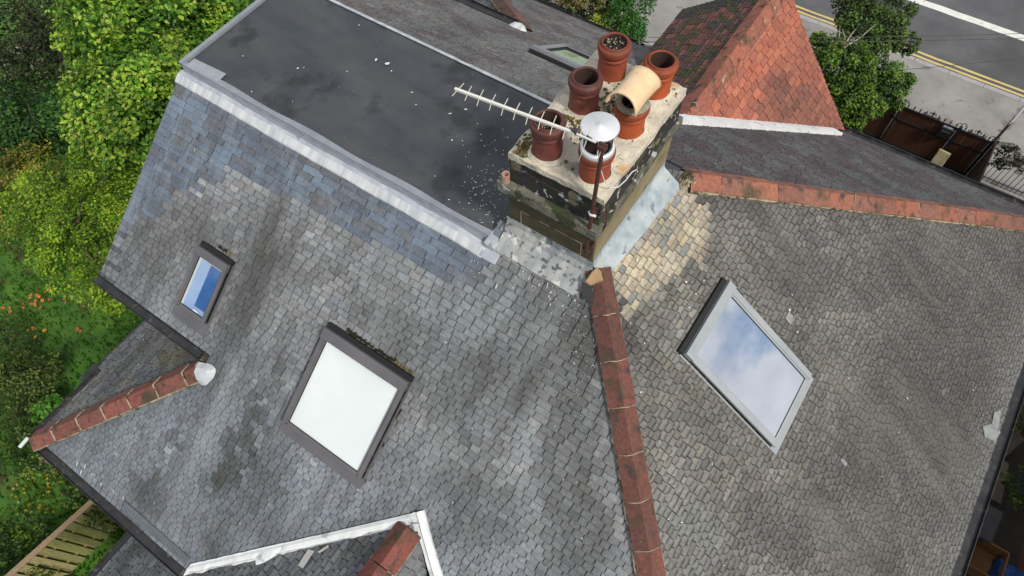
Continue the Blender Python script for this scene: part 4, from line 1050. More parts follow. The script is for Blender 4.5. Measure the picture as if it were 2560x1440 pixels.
for z in (.335, .36, .385, .41, .435, .46): mb.tube([(cx+.106*math.cos(2*math.pi*k/36), cy+.106*math.sin(2*math.pi*k/36), ZB+z) for k in range(37)], .0014, 4, caps=False)
mb.build('cowl_mesh', M_seal, chim)
# broken pot stub on the front left corner of the ledge
mb = MB(); mb.lathe(CX0+.0, CY0-.03, .80, [(.032, 0), (.034, .1), (.03, .11), (.024, .09), (.02, .01)], 20, (1, 1, 1)); mb.build('pipe_stub', mat('stained_pipe', (.5, .47, .4), (.35, .12, .06), 12, .6), chim)
# lead around the chimney
M_leadside = mat('side_lead', (.27, .33, .36), (.46, .5, .5), 7, .55, r2=.45, bump=.3, bscale=14, spots=[((.42, .4, .32), 5, .6, .08), ((.17, .2, .21), 11, .6, .08)], spec=.5)
mb = MB(); prev = None
for i in range(27):
    y = CY0-.0+(CY1-CY0-.02)*i/26; e = .01*fbm((1, y, 0), 5); t_ = i/26
    zs = lambda x: -TH*(x-XH)
    xo = -5.26+.07*t_+e
    h0 = lambda x: zs(x)+.026
    cur = [(CX1+.016, y, .27), (CX1+.02, y, .21), (CX1+.035, y, .185), (CX1+.5*(xo-CX1), y, h0(CX1+.5*(xo-CX1))), (xo-.03, y, h0(xo-.03)), (xo, y, h0(xo)-.004), (xo+.003, y, h0(xo)-.04)]
    if prev:
        for j in range(6): mb.face([prev[j], prev[j+1], cur[j+1], cur[j]][::-1], (1, 1, 1), True)
    prev = cur
mb.build('side_flashing', M_leadside, chim)
mb = MB(); prev = None
for i in range(25):
    x = CX0-.03+(CX1-CX0+.06)*i/24; e = .008*fbm((x, 1, 0), 5)
    pz = lambda y, h: TA*y+h
    cur = [(x, CY0-.004, .26), (x, CY0-.012, pz(CY0, .07)), (x, CY0-.05, pz(CY0-.05, .035)), (x, CY0-.12+e, pz(CY0-.12, .028)), (x, CY0-.125+e, pz(CY0-.125, .038)), (x, CY0-.225+e, pz(CY0-.225, .024)), (x, CY0-.228+e, pz(CY0-.228, -.01))]
    if prev:
        for j in range(6): mb.face([prev[j], prev[j+1], cur[j+1], cur[j]], (1, 1, 1), j != 3)
    prev = cur
mb.build('front_apron', M_apron, chim)
mb = MB(); mb.box((CX0-.15, -.09, -.06), (.13, 0, 0), (0, .22, 0), (.0, 0, .085)); mb.box((CX0-.16, -.17, -.125), (.2, 0, 0), (0, .1, .06), (0, -.01, .03)); mb.build('kerb_stop', M_lead, chim, bevel=.02)
# broken clay head of the hip
mb = MB(); 
c = at(1480, 690, REAR, .06); pts = [at(a, b, REAR, .09) for a, b in [(1463, 703), (1478, 680), (1492, 667), (1503, 678), (1508, 700), (1490, 703), (1476, 712)]]
lo = [p-Vector((0, 0, .07)) for p in pts]; mb.face(pts[::-1]); 
for i in range(len(pts)): j = (i+1) % len(pts); mb.face([pts[i], pts[j], lo[j], lo[i]])
mb.build('hip_mortar_cap', mat('ochre_mortar', (.38, .24, .12), (.45, .3, .16), 9, .9, bump=.5, spots=[((.12, .09, .06), 12, .66, .05)]), chim, bevel=.008)
mb = MB()
for k in range(60):
    c = Vector((XH-.02+random.gauss(0, .03), WY-.17+random.gauss(0, .05), .05)); r = rnd(.015, .035)
    vs = [c+Vector((math.cos(a)*r, math.sin(a)*r, 0)) for a in [q*math.pi/3 for q in range(6)]]
    for q in range(6): mb.face([vs[q], vs[(q+1) % 6], c+Vector((0, 0, rnd(.02, .05)))])
mb.build('ridge_end_mortar', M_mortar, chim)

# ================================================================== TV AERIAL
M_rust = mat('rusty_pole', (.055, .022, .018), (.1, .035, .025), 9, .75, bump=.3, bscale=60, spots=[((.16, .05, .025), 7, .6, .08)])
M_white = mat('aerial_metal', (.62, .61, .56), (.7, .69, .64), 12, .5)
M_elem = mat('aerial_rod', (.5, .44, .32), (.6, .55, .45), 14, .5)
M_plas = mat('black_plastic', (.02, .02, .02), (.05, .045, .04), 14, .5)
foot = Vector((CX1+.015, CY0-.06, .12)); 
def height_for(pxl, base):    # height above base whose projection comes nearest to the pixel
    best = min(((Vector(px(base+Vector((0, 0, h))))-Vector(pxl)).length, h) for h in [i*.01 for i in range(5, 300)]); return best[1]
foot = at(1464, 633, ((0, 1, 0), CY0-.05))
topP = at(1507, 365, ((0, 1, 0), CY0-.05))
aer = tag(empty('tv_aerial', foot), 'rusty mast with a long white yagi aerial clamped to the chimney corner', 'aerial')
def ka(mb, n, m, b=0): return keep(mb.build(n, m, bevel=b), aer)
mb = MB(); mb.tube([foot, foot+(topP-foot)*.5, topP], .0165, 12); ka(mb, 'mast', M_rust)
mb = MB(); U_ = (topP-foot).normalized(); mb.box(topP-Vector((.032, .03, .03)), (.062, 0, 0), (0, .05, 0), (0, 0, .045)); mb.tube([topP-Vector((.03, 0, 0))+U_*.02, topP+Vector((.035, 0, .02))], .012, 8)
ka(mb, 'mast_clamp', M_rust, .006)
dpl = Vector(fwd)
ztop = topP.z+.02
bA = at(1437, 333, ZP(ztop)); bT = at(1137, 222, ZP(ztop+.05)); bB = at(1490, 356, ZP(ztop-.0))
bd = (bT-bA).normalized()
mb = MB(); side_ = bd.cross(Vector((0, 0, 1))).normalized()
mb.box(bA-side_*.01-Vector((0, 0, .01)), bT-bA, side_*.02, (0, 0, .02)); mb.box(bA-side_*.007-Vector((0, 0, .006)), bB-bA, side_*.014, (0, 0, .012)); ka(mb, 'boom', M_white, .002)
nE = 12
def ray_pt(q, near):      # point on the pixel's ray nearest to a given depth
    v = ray(*q); return CAM+v*((near-CAM).dot(fwd)/v.dot(fwd))
tips = [((1160, 208), (1130, 240)), ((1179, 215), (1162, 252)), ((1209, 224), (1192, 265)), ((1239, 236), (1223, 276)), ((1270, 246), (1253, 289)), ((1300, 257), (1283, 300)), ((1331, 268), (1314, 312)), ((1361, 279), (1345, 324)), ((1391, 289), (1375, 337)), ((1421, 301), (1406, 348))]
tl_ = (bT-bA).length
for (q1, q2) in tips:
    mid = Vector(((q1[0]+q2[0])/2, (q1[1]+q2[1])/2))
    s = max(0, min(1, (mid-Vector(px(bA))).length/(Vector(px(bT))-Vector(px(bA))).length)); c = bA+(bT-bA)*s
    mb = MB(); mb.tube([ray_pt(q1, c), c, ray_pt(q2, c)], .0034, 6); ka(mb, 'element', M_elem)
mb = MB(); c = bA.copy(); j = [ray_pt(q, c) for q in [(1440, 332), (1444, 312), (1457, 317), (1448, 343)]]; mb.tube(j, .0038, 6); j = [ray_pt(q, c) for q in [(1446, 345), (1443, 357), (1430, 352), (1434, 334)]]; mb.tube(j, .0038, 6); ka(mb, 'dipole', M_elem)
mb = MB(); c = ray_pt((1437, 328), bA); mb.box(c-bd*-.0-Vector((.02, .02, .01)), (.04, 0, 0), (0, .035, 0), (0, 0, .032)); mb.box(ray_pt((1470, 343), bA)-Vector((.015, .012, .01)), (.05, -.008, 0), (0, .022, 0), (0, 0, .02)); ka(mb, 'junction_box', M_plas, .004)
mb = MB()
for q1, q2 in [((1487, 290), (1470, 342)), ((1470, 342), (1447, 402))]:
    mb.tube([ray_pt(q1, bA), ray_pt(q2, bA)], [.001, .0045] if q1[1] < 300 else [.0045, .001], 6)
ka(mb, 'reflector', M_elem)
mb = MB()    # bracket to the stack
bk = foot+(topP-foot)*.42; 
mb.box(bk-Vector((.02, .0, .012)), (.04, 0, 0), (0, .06, 0), (0, 0, .024)); mb.tube([bk+Vector((0, .02, 0)), bk+Vector((.06, .1, -.05)), bk+Vector((.05, .16, -.12))], .009, 8); mb.tube([bk+Vector((.01, .02, .06)), bk+Vector((.07, .12, .0)), bk+Vector((.09, .1, -.2)), foot+Vector((.03, .03, .08))], .008, 8)
mb.tube([foot+Vector((-.03, 0, .06)), foot+Vector((.04, 0, .05))], .012, 8)
ka(mb, 'bracket', M_rust)
mb = MB(); mb.tube([bk+Vector((-.03, .01, 0)), bk+Vector((.0, -.02, .012)), bk+Vector((.035, .0, 0))], .012, 8); ka(mb, 'clamp_bolt', M_white)
mb = MB(); e = Vector((CX0, CY0-.015, 1.05)); mb.tube([bk+Vector((-.02, .02, .03)), Vector((-5.62, CY0-.02, 1.0)), e], .003, 6); ka(mb, 'lashing_wire', M_rust)
mb = MB(); qs = [(1497, 372), (1494, 400), (1502, 425), (1510, 450), (1525, 470), (1545, 468), (1565, 450), (1580, 430), (1592, 424), (1594, 430)]
zz = [None]*3; pts = []
for i, q in enumerate(qs):
    t = i/(len(qs)-1); pts.append(at(q[0], q[1], ZP(topP.z*(1-min(1, t*2.2))+1.22*min(1, t*2.2))) if i > 0 else topP-Vector((0, .02, .03)))
mb.tube(pts, .004, 8); ka(mb, 'white_cable', mat('white_cable', (.75, .74, .7), None, 3, .5))

# ================================================================== TREES AND PLANTS
M_leaf = bpy.data.materials.new('leaf'); M_leaf.use_nodes = True
t = M_leaf.node_tree; n = t.nodes; l = t.links; b = n['Principled BSDF']; vc = n.new('ShaderNodeVertexColor'); vc.layer_name = 'Col'
l.new(vc.outputs[0], b.inputs['Base Color']); b.inputs['Roughness'].default_value = .5; b.inputs['Specular IOR Level'].default_value = .35
tr = n.new('ShaderNodeBsdfTranslucent'); l.new(vc.outputs[0], tr.inputs[0]); ms = n.new('ShaderNodeMixShader'); ms.inputs[0].default_value = .35
l.new(b.outputs[0], ms.inputs[1]); l.new(tr.outputs[0], ms.inputs[2]); l.new(ms.outputs[0], n['Material Output'].inputs[0])
M_bark = mat('bark', (.07, .055, .04), (.13, .11, .085), 14, .9, bump=.7)
def leaf(mb, c, d, nrm, L, wd, col):
    s = d.cross(nrm).normalized()*wd; f = nrm.normalized()*wd*.35
    mb.face([c-d*L*.5, c+s-f*0+f, c+d*L*.5, c-s+f], col)
def crown(mb, clumps, nleaf, L, cols, tipcols=None, seed=1, droop=.2, wd=.34, fill=.55):
    random.seed(seed)
    tot = sum((c[1][0]*c[1][1]*c[1][2])**(2/3) for c in clumps)
    for c, r in clumps:
        k = int(nleaf*((r[0]*r[1]*r[2])**(2/3))/tot); c = Vector(c)
        sub = [(Vector((rnd(-1, 1), rnd(-1, 1), rnd(-.6, 1))).normalized(), rnd(.22, .46), rnd(.62, 1.25)) for _ in range(18)]
        for i in range(k):
            kt = .7
            if random.random() < .72:
                sv_, sr, kt = random.choice(sub); p = sv_*(1-sr*.35)+Vector((random.gauss(0, 1), random.gauss(0, 1), random.gauss(0, 1))).normalized()*sr*rnd(.5, 1.0)
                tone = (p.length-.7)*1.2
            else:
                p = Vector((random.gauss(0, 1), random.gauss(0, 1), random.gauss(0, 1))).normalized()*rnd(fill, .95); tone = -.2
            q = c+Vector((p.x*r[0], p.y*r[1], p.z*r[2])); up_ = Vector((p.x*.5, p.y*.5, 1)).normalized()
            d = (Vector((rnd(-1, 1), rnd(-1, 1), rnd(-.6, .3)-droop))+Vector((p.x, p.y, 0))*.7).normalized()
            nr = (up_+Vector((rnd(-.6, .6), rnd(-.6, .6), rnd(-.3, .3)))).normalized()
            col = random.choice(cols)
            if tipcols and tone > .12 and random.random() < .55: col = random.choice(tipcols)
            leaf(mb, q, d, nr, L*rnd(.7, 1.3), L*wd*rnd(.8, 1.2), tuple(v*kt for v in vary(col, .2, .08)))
def trunk(mb, base, top, r0, r1, brs, seed=2):
    random.seed(seed); base, top = Vector(base), Vector(top); pts = [base+(top-base)*t+Vector((math.sin(t*5)*.08, math.cos(t*4)*.06, 0)) for t in [i/6 for i in range(7)]]
    mb.tube(pts, [r0+(r1-r0)*i/6 for i in range(7)], 10)
    for e in brs:
        s = base+(top-base)*rnd(.5, .95); e = Vector(e); m_ = (s+e)/2+Vector((rnd(-.1, .1), rnd(-.1, .1), .15)); mb.tube([s, m_, e], [r1*.8, r1*.5, r1*.2], 7)
def tree(name, label, cat, clumps, nleaf, L, cols, tips=None, seed=1, tr_=True, group=None, r0=.1, **k):
    cx = sum(c[0][0] for c in clumps)/len(clumps); cy = sum(c[0][1] for c in clumps)/len(clumps)
    root = tag(empty(name, (cx, cy, GZ)), label, cat, group)
    mb = MB(); crown(mb, clumps, nleaf, L, cols, tips, seed, **k); keep(mb.build('crown', M_leaf), root)
    if tr_:
        mb = MB(); zt = max(c[0][2] for c in clumps); trunk(mb, (cx, cy, GZ-.05), (cx, cy, zt), r0, r0*.45, [c[0] for c in clumps], seed); keep(mb.build('trunk', M_bark), root)
    return root
def C(qx, qy, z, rx, ry=None, rz_=None):
    p = at(qx, qy, ZP(z)); return (tuple(p), (rx, ry or rx, rz_ or rx*.8))
# big lime-green tree beside the verge
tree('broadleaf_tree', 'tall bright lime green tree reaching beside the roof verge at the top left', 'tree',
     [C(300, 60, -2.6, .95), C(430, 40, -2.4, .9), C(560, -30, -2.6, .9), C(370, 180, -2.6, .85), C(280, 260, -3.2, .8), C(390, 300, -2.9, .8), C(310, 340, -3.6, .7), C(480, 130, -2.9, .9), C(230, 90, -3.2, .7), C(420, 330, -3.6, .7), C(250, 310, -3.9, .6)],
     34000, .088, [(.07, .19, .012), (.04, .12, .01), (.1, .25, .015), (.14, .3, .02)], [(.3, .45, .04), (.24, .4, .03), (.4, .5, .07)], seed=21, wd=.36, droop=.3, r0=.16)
tree('shrub', 'yellow green leafy shrub tree under the left end of the upper gutter', 'shrub',
     [C(170, 470, -4.6, .75), C(270, 440, -4.4, .6), C(130, 560, -4.9, .75), C(230, 560, -4.3, .7), C(200, 650, -4.5, .65), C(270, 700, -4.2, .5), C(90, 510, -5.2, .6), C(160, 610, -4.9, .55), C(290, 745, -4.4, .3), C(300, 520, -4.3, .5)],
     20000, .06, [(.14, .27, .012), (.1, .21, .01), (.18, .32, .015), (.07, .15, .01)], [(.3, .42, .03), (.26, .4, .02)], seed=22, wd=.36, r0=.08)
tree('shrub', 'golden brown bush left of the yellow green shrub at the photo edge', 'shrub', [C(40, 450, -6.2, .7), C(80, 420, -6.2, .6), C(10, 520, -6.4, .6)], 3500, .075, [(.16, .17, .015), (.2, .18, .02), (.1, .12, .01)], [(.32, .26, .04)], seed=23, r0=.06)
tree('shrub', 'dark green rounded bush between the golden bush and the shaded garden gap', 'shrub', [C(60, 300, -6.2, 1.0), C(120, 330, -6.3, .8), C(10, 340, -6.5, .9), C(60, 230, -6.6, .6), C(150, 360, -6.6, .5)], 7500, .09, [(.025, .085, .012), (.035, .1, .015), (.02, .06, .01)], [(.06, .16, .02)], seed=24, r0=.08)
tree('shrub', 'very dark dull shrub in the top left corner of the photo', 'shrub', [C(60, 40, -5.5, 1.5), C(160, 90, -6, 1.0), C(0, 100, -6.2, 1.1), C(150, 20, -6, 1.0), C(130, 140, -6.4, .8)], 7500, .1, [(.03, .042, .012), (.045, .055, .016), (.022, .032, .01)], [(.07, .085, .03)], seed=25, r0=.1)
tree('shrub', 'pale speckled shrub in flower at the left edge of the photo', 'shrub', [C(20, 180, -6.3, .8), C(40, 130, -6.6, .5), C(5, 220, -6.6, .6)], 2600, .07, [(.05, .09, .02), (.07, .11, .03)], [(.3, .33, .2), (.35, .3, .2)], seed=26, r0=.05)
tree('shrub', 'dull green overgrown bush at the left edge beside the lawn', 'shrub', [C(10, 880, -7.0, .7, .8, .5), C(60, 960, -7.2, .65, .7, .4), C(10, 1000, -7.2, .8, .8, .5), C(80, 1050, -7.4, .4)], 4200, .07, [(.05, .085, .012), (.07, .11, .02), (.035, .06, .01)], [(.12, .16, .03)], seed=27, tr_=False)
tree('sapling', 'small bright green sapling by the corner of the lower eaves', 'plant', [C(120, 1025, -7.4, .28, .28, .3), C(135, 1010, -7.1, .15)], 420, .1, [(.07, .22, .02), (.1, .28, .03)], None, seed=28, r0=.02)
# plants between road and house
tree('hedge', 'rounded bright green hedge beside the pavement, behind the rear chimney pot', 'hedge', [C(1578, 40, -5.9, .55, .6, .7), C(1590, -10, -5.8, .6, .6, .7), C(1570, 85, -6.1, .4, .45, .6)], 6500, .06, [(.05, .2, .02), (.08, .27, .03), (.03, .12, .012)], None, seed=31, r0=.06, droop=.6)
tree('shrub', 'yellow variegated bush beside the bright green hedge', 'shrub', [C(1518, 62, -6.1, .42), C(1500, 50, -6.2, .3)], 2300, .06, [(.35, .4, .05), (.25, .36, .03), (.12, .2, .02)], [(.5, .5, .1)], seed=32, r0=.04)
tree('shrub', 'deep green shrub above the street side eaves, left of the yellow bush', 'shrub', [C(1455, 15, -6.1, .7), C(1400, -15, -6.3, .7), C(1490, 5, -5.9, .5), C(1500, 95, -6.6, .4)], 5200, .08, [(.03, .075, .015), (.045, .1, .02), (.02, .05, .01)], [(.1, .18, .04)], seed=33, r0=.07)
tree('shrub', 'bronze tipped shrub at the top edge of the photo behind the street side roof', 'shrub', [C(1440, -20, -5.2, .45), C(1480, -25, -5.4, .45)], 1800, .07, [(.14, .12, .03), (.1, .13, .03)], [(.25, .17, .07)], seed=34, r0=.04)
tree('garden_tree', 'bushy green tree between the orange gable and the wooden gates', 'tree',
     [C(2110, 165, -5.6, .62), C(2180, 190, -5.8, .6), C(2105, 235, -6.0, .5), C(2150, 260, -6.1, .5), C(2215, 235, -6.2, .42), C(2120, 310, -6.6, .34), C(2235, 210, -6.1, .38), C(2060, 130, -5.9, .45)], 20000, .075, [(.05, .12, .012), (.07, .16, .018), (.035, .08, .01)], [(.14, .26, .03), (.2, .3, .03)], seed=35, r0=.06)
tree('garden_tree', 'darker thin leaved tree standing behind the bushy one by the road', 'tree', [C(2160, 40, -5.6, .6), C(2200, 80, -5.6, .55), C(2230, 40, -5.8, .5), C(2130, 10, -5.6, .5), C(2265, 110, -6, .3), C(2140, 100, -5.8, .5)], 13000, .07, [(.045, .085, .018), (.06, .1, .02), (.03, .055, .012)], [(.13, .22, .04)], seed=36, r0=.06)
o = bpy.data.objects
mb = MB()
for q in [[(2108, 120), (2112, 95), (2106, 72)], [(2108, 120), (2125, 90), (2140, 72)], [(2108, 120), (2150, 95), (2190, 60)], [(2110, 118), (2098, 95), (2100, 65)]]:
    mb.tube([at(a, b_, ZP(-5.2)) for a, b_ in q], [.022, .014, .005], 6)
keep(mb.build('bare_branches', mat('pale_bark', (.28, .24, .17), (.36, .31, .23), 14, .8)), [x for x in bpy.data.objects if x.name == 'garden_tree'][0])

# grass and weeds (stuff)
random.seed(40); mb = MB()
for i in range(26000):
    X = rnd(-24, -9.6); Y = rnd(-9, 3)
    q = px((X, Y, GZ))
    if not (-60 < q[0] < 700 and -60 < q[1] < 1500): continue
    nn3 = fbm((X, Y, 0), .7); hgt = rnd(.04, .12)*(1+max(0, nn3)); a = rnd(0, 6.28); d = Vector((math.cos(a), math.sin(a), 0)); z = GZ+.12*fbm((X, Y, 0), .4)
    col = mixc((.03, .12, .008), (.09, .16, .02), .5+nn3); p = Vector((X, Y, z-.01))
    mb.face([p-d*.018, p+d*.018, p+d*.01+Vector((rnd(-.05, .05), rnd(-.05, .05), hgt)), p-d*.01+Vector((rnd(-.05, .05), rnd(-.05, .05), hgt))], vary(col, .3, .1))
tag(mb.build('grass', M_leaf), 'rough garden grass below the left side of the house', 'grass', kind='stuff')
mb = MB()
for cxx, cyy, s, nfl, col, sz in [(60, 760, 22, 10, (.55, .2, .05), .05), (95, 745, 14, 8, (.6, .22, .05), .055), (160, 745, 8, 6, (.5, .18, .05), .04), (20, 780, 14, 5, (.55, .2, .04), .045), (90, 830, 12, 7, (.62, .3, .04), .05), (195, 825, 7, 3, (.4, .15, .05), .05), (215, 720, 14, 4, (.5, .2, .06), .06), (150, 700, 30, 4, (.5, .2, .06), .05),
                                 (150, 1160, 35, 45, (.55, .4, .02), .03), (100, 1200, 50, 45, (.5, .36, .02), .03), (60, 1290, 40, 25, (.5, .36, .02), .03)]:
    for i in range(nfl):
        P = at(random.gauss(cxx, s), random.gauss(cyy, s*.6), ZP(GZ+.12)); r = sz*rnd(.5, 1.2)
        k = 6; mb.face([P+Vector((math.cos(a)*r*rnd(.6, 1.2), math.sin(a)*r*rnd(.6, 1.2), rnd(-.02, .02))) for a in [2*math.pi*j/k for j in range(k)]], vary(col, .2, .1))
tag(mb.build('flowers', M_leaf), 'scattered orange and yellow flowers in the rough grass', 'flowers', kind='stuff')

# ================================================================== LEFT GARDEN FENCE
M_fence = mat('mossy_fence_board', (.75, .75, .7), (1.15, 1.15, 1.05), 14, .85, bump=.4, attr=True, stretch=(3, 3, .4))
F0 = at(245, 1240, ZP(GZ+1.3)); F1 = at(10, 1450, ZP(GZ+1.3)); fd = (F1-F0); fd.z = 0; Lf = fd.length; fd.normalize(); F0 = F0-fd*.8; fn_ = Vector((-fd.y, fd.x, 0))
if fn_.dot(CAM-F0) < 0: fn_ = -fn_
fence = tag(empty('garden_fence', (F0.x, F0.y, GZ)), 'pale mossy hit and miss board fence at the bottom left of the garden', 'fence')
s = 0; k = 0; random.seed(50)
while s < Lf+1.8:
    base = Vector((F0.x, F0.y, GZ))+fd*s+fn_*(.02 if k % 2 else -.035); h = 1.27+rnd(-.01, .01)
    col = (.62, .55, .42) if k == 14 else random.choice([(.3, .28, .12), (.36, .33, .16), (.22, .22, .08), (.3, .31, .1)])
    mb = MB(); mb.box(base, fd*(.115 if k % 2 else .1), fn_*.018, (0, 0, h), vary(col, .1)); keep(mb.build('board', M_fence), fence); s += .09; k += 1
mb = MB()
for z in (.3, .95): mb.box(Vector((F0.x, F0.y, GZ+z))+fn_*-.016, fd*(Lf+1.8), fn_*.032, (0, 0, .045), (.3, .26, .1))
keep(mb.build('rail', M_fence), fence)
mb = MB(); mb.box(Vector((F0.x, F0.y, GZ+1.28))-fn_*.05, fd*(Lf+1.8), fn_*.1, (0, 0, .03), (.28, .19, .12)); keep(mb.build('capping', M_fence), fence)
tree('ivy', 'dark ivy trailing over the board fence', 'plant', [(tuple(F0+fd*1.15+fn_*.12-Vector((0, 0, .25))), (.4, .12, .25)), (tuple(F0+fd*2.3+fn_*.12-Vector((0, 0, .5))), (.35, .12, .35)), (tuple(F0+fd*3.2+fn_*.14-Vector((0, 0, .9))), (.6, .12, .35))], 900, .06, [(.04, .09, .012), (.07, .12, .015)], [(.16, .2, .02)], seed=51, tr_=False)
tree('weeds', 'tangle of weeds at the foot of the garden wall by the fence', 'plant', [C(90, 1130, -7.6, .7, .5, .25), C(200, 1200, -7.7, .6, .5, .2), C(60, 1350, -7.6, .7, .6, .25), C(10, 1430, -7.5, .6)], 3000, .07, [(.04, .09, .012), (.06, .12, .015), (.03, .06, .01)], [(.12, .2, .02)], seed=52, tr_=False)
mb = MB(); c = at(115, 1150, ZP(GZ+.15)); rough_slab(mb, c.x-.14, c.x+.14, c.y-.1, c.y+.1, GZ, GZ+.16, .05, 6); tag(mb.build('stone', mat('garden_stone', (.25, .22, .15), (.32, .28, .2), 9, .9)), 'pale brown stone in the grass below the corner of the lower eaves', 'stone')

# ================================================================== STREET SIDE GATES
GYL = 11.96; GT = GZ+1.2
M_gate = mat('brown_gate_board', (.75, .75, .75), (1.2, 1.15, 1.1), 10, .6, bump=.25, attr=True, stretch=(4, 4, .5))
M_iron = mat('black_iron', (.012, .012, .013), (.025, .025, .025), 9, .45)
def gx(qx, qy): return at(qx, qy, ((0, 1, 0), GYL)).x
X0, X1, X2, X3 = gx(2140, 215), gx(2260, 262), gx(2400, 322), gx(2475, 362)
GT = at(2330, 292, ((0, 1, 0), GYL)).z
def gate_panel(x0, x1, name, label, cat):
    g = tag(empty(name, (x0, GYL, GZ)), label, cat); random.seed(int(x0*100) % 97)
    mb = MB(); x = x0+.04; 
    while x < x1-.05:
        w = min(.15, x1-.04-x); mb.bx(x, x+w-.003, GYL-.012, GYL+.012, GZ+.04, GT-.03, vary((.075, .03, .014), .12))
        if random.random() < .3: mb.bx(x-.004, x+.004, GYL-.015, GYL-.013, GZ+.3, GT-.08, (.28, .2, .15))
        x += .15
    mb.bx(x0+.04, x1-.04, GYL+.014, GYL+.02, GZ+.04, GT-.03, (.05, .02, .01))
    keep(mb.build('boards', M_gate), g)
    for za, zb in ((GT-.06, GT-.01), (GZ+.04, GZ+.09), (GT-.42, GT-.385)):
        mb = MB(); mb.bx(x0+.03, x1-.03, GYL-.03, GYL-.013, za, zb); keep(mb.build('rail', M_iron), g)
    n_ = max(2, int((x1-x0)/.14)); c = (x0+x1)/2
    for i in range(n_):
        x = x0+.1+(x1-x0-.2)*i/max(1, n_-1)
        if abs(x-c) < .09: continue
        mb = MB(); mb.tube([(x, GYL, GT-.01), (x, GYL, GT+.05), (x, GYL, GT+.12)], [.01, .018, .002], 6); keep(mb.build('spike', M_iron), g)
    mb = MB()
    for sg in (-1, 1):
        for (ox, hh, rr) in ((.0, .07, .035), (.13, .03, .028)):
            pts = [(c+sg*(ox+.012+rr*(1-math.cos(a)*(1-a/9))), GYL, GT+hh+rr*math.sin(a)*(1-a/9)) for a in [j*.5 for j in range(10)]]; mb.tube(pts, .01, 5)
    mb.tube([(c-.2, GYL, GT), (c+.2, GYL, GT)], .011, 5); mb.tube([(c, GYL, GT), (c, GYL, GT+.1), (c, GYL, GT+.17)], [.01, .022, .003], 6); mb.tube([(c-.05, GYL, GT+.1), (c+.05, GYL, GT+.1)], .011, 6)
    keep(mb.build('scrollwork', M_iron), g); return g
gate_panel(X0-1.2, X1, 'wooden_gate', 'brown boarded gate leaf half hidden by the bushy tree', 'gate')
g2 = gate_panel(X1, X2, 'wooden_gate', 'widest brown gate leaf with a black letter box', 'gate')
gate_panel(X2, X3, 'wooden_gate', 'narrow brown gate leaf next to the tall sign post', 'gate')
mb = MB(); mb.bx(X2-.36, X2-.08, GYL-.14, GYL-.035, GT-.34, GT-.04); keep(mb.build('letter_box', M_iron, bevel=.01), g2)
mb = MB(); mb.bx(X2-.33, X2-.13, GYL-.12, GYL-.06, GT-.038, GT-.03); mb.bx(X2-.33, X2-.13, GYL-.145, GYL-.141, GT-.16, GT-.1); keep(mb.build('letter_flap', mat('steel', (.3, .33, .37), None, 5, .3, metal=.8)), g2)
for i, (x, lb) in enumerate([(X1, 'black gate post left of the widest gate leaf'), (X2, 'black gate post beside the letter box'), (X3, 'black gate post at the foot of the sign')]):
    p = tag(empty('gate_post', (x, GYL, GZ)), lb, 'post', 'black iron gate posts')
    mb = MB(); mb.bx(x-.035, x+.035, GYL-.06, GYL+.02, GZ-.02, GT+.05); keep(mb.build('shaft', M_iron), p)
    mb = MB(); mb.tube([(x, GYL, GT+.05), (x-.02, GYL, GT+.12), (x+.03, GYL, GT+.17), (x+.08, GYL, GT+.13), (x+.06, GYL, GT+.09)], .01, 6); mb.tube([(x, GYL, GT+.05), (x-.03, GYL, GT+.12), (x-.08, GYL, GT+.13), (x-.07, GYL, GT+.1)], .008, 6); keep(mb.build('finial', M_iron), p)
# estate sign
sb = Vector((X3+.03, GYL+.06, GZ)); sp = tag(empty('sign_post', sb), 'tall pinkish sign post with white boards beside the gates', 'sign')
hs = height_for((2537, 290), sb); ht = height_for((2552, 258), sb)
M_pink = mat('pinkish_wood', (.07, .035, .04), (.11, .055, .06), 9, .7)
mb = MB(); mb.bx(sb.x-.025, sb.x+.025, sb.y-.025, sb.y+.025, GZ, GZ+hs); keep(mb.build('post', M_pink), sp)
vd_ = Vector((CAM.x-sb.x, CAM.y-sb.y, 0)).normalized()
for k_, (an, nm) in enumerate(((.10, 'board'), (-.2, 'board'))):
    d_ = (Matrix.Rotation(an, 3, 'Z') @ vd_); nr_ = Vector((-d_.y, d_.x, 0)); mb = MB(); mb.box(sb+nr_*.028*(1 if k_ else -1)+Vector((0, 0, hs-(.1 if k_ else .02))), d_*(.2 if k_ else -.08), nr_*.008, (0, 0, ht-hs+(.16 if k_ else .2))); keep(mb.build(nm, mat('sign_white', (.5, .45, .52), (.58, .52, .6), 4, .5)), sp)
# pale stone slab leaning by the gates
sa, sb2 = at(2350, 370, ZP(GZ+.95)), at(2378, 384, ZP(GZ+.95)); dd = (sb2-sa); dd.z = 0; bt = Vector((0, -.35, -.92))
mb = MB(); mb.box(sa, dd, (0, -.06, .02), bt); tag(mb.build('stone_slab', mat('pale_stone', (.36, .3, .17), (.45, .39, .25), 7, .85, bump=.4, spots=[((.2, .17, .08), 8, .6, .08)]), bevel=.008), 'pale yellow stone slab standing inside the gates', 'slab')
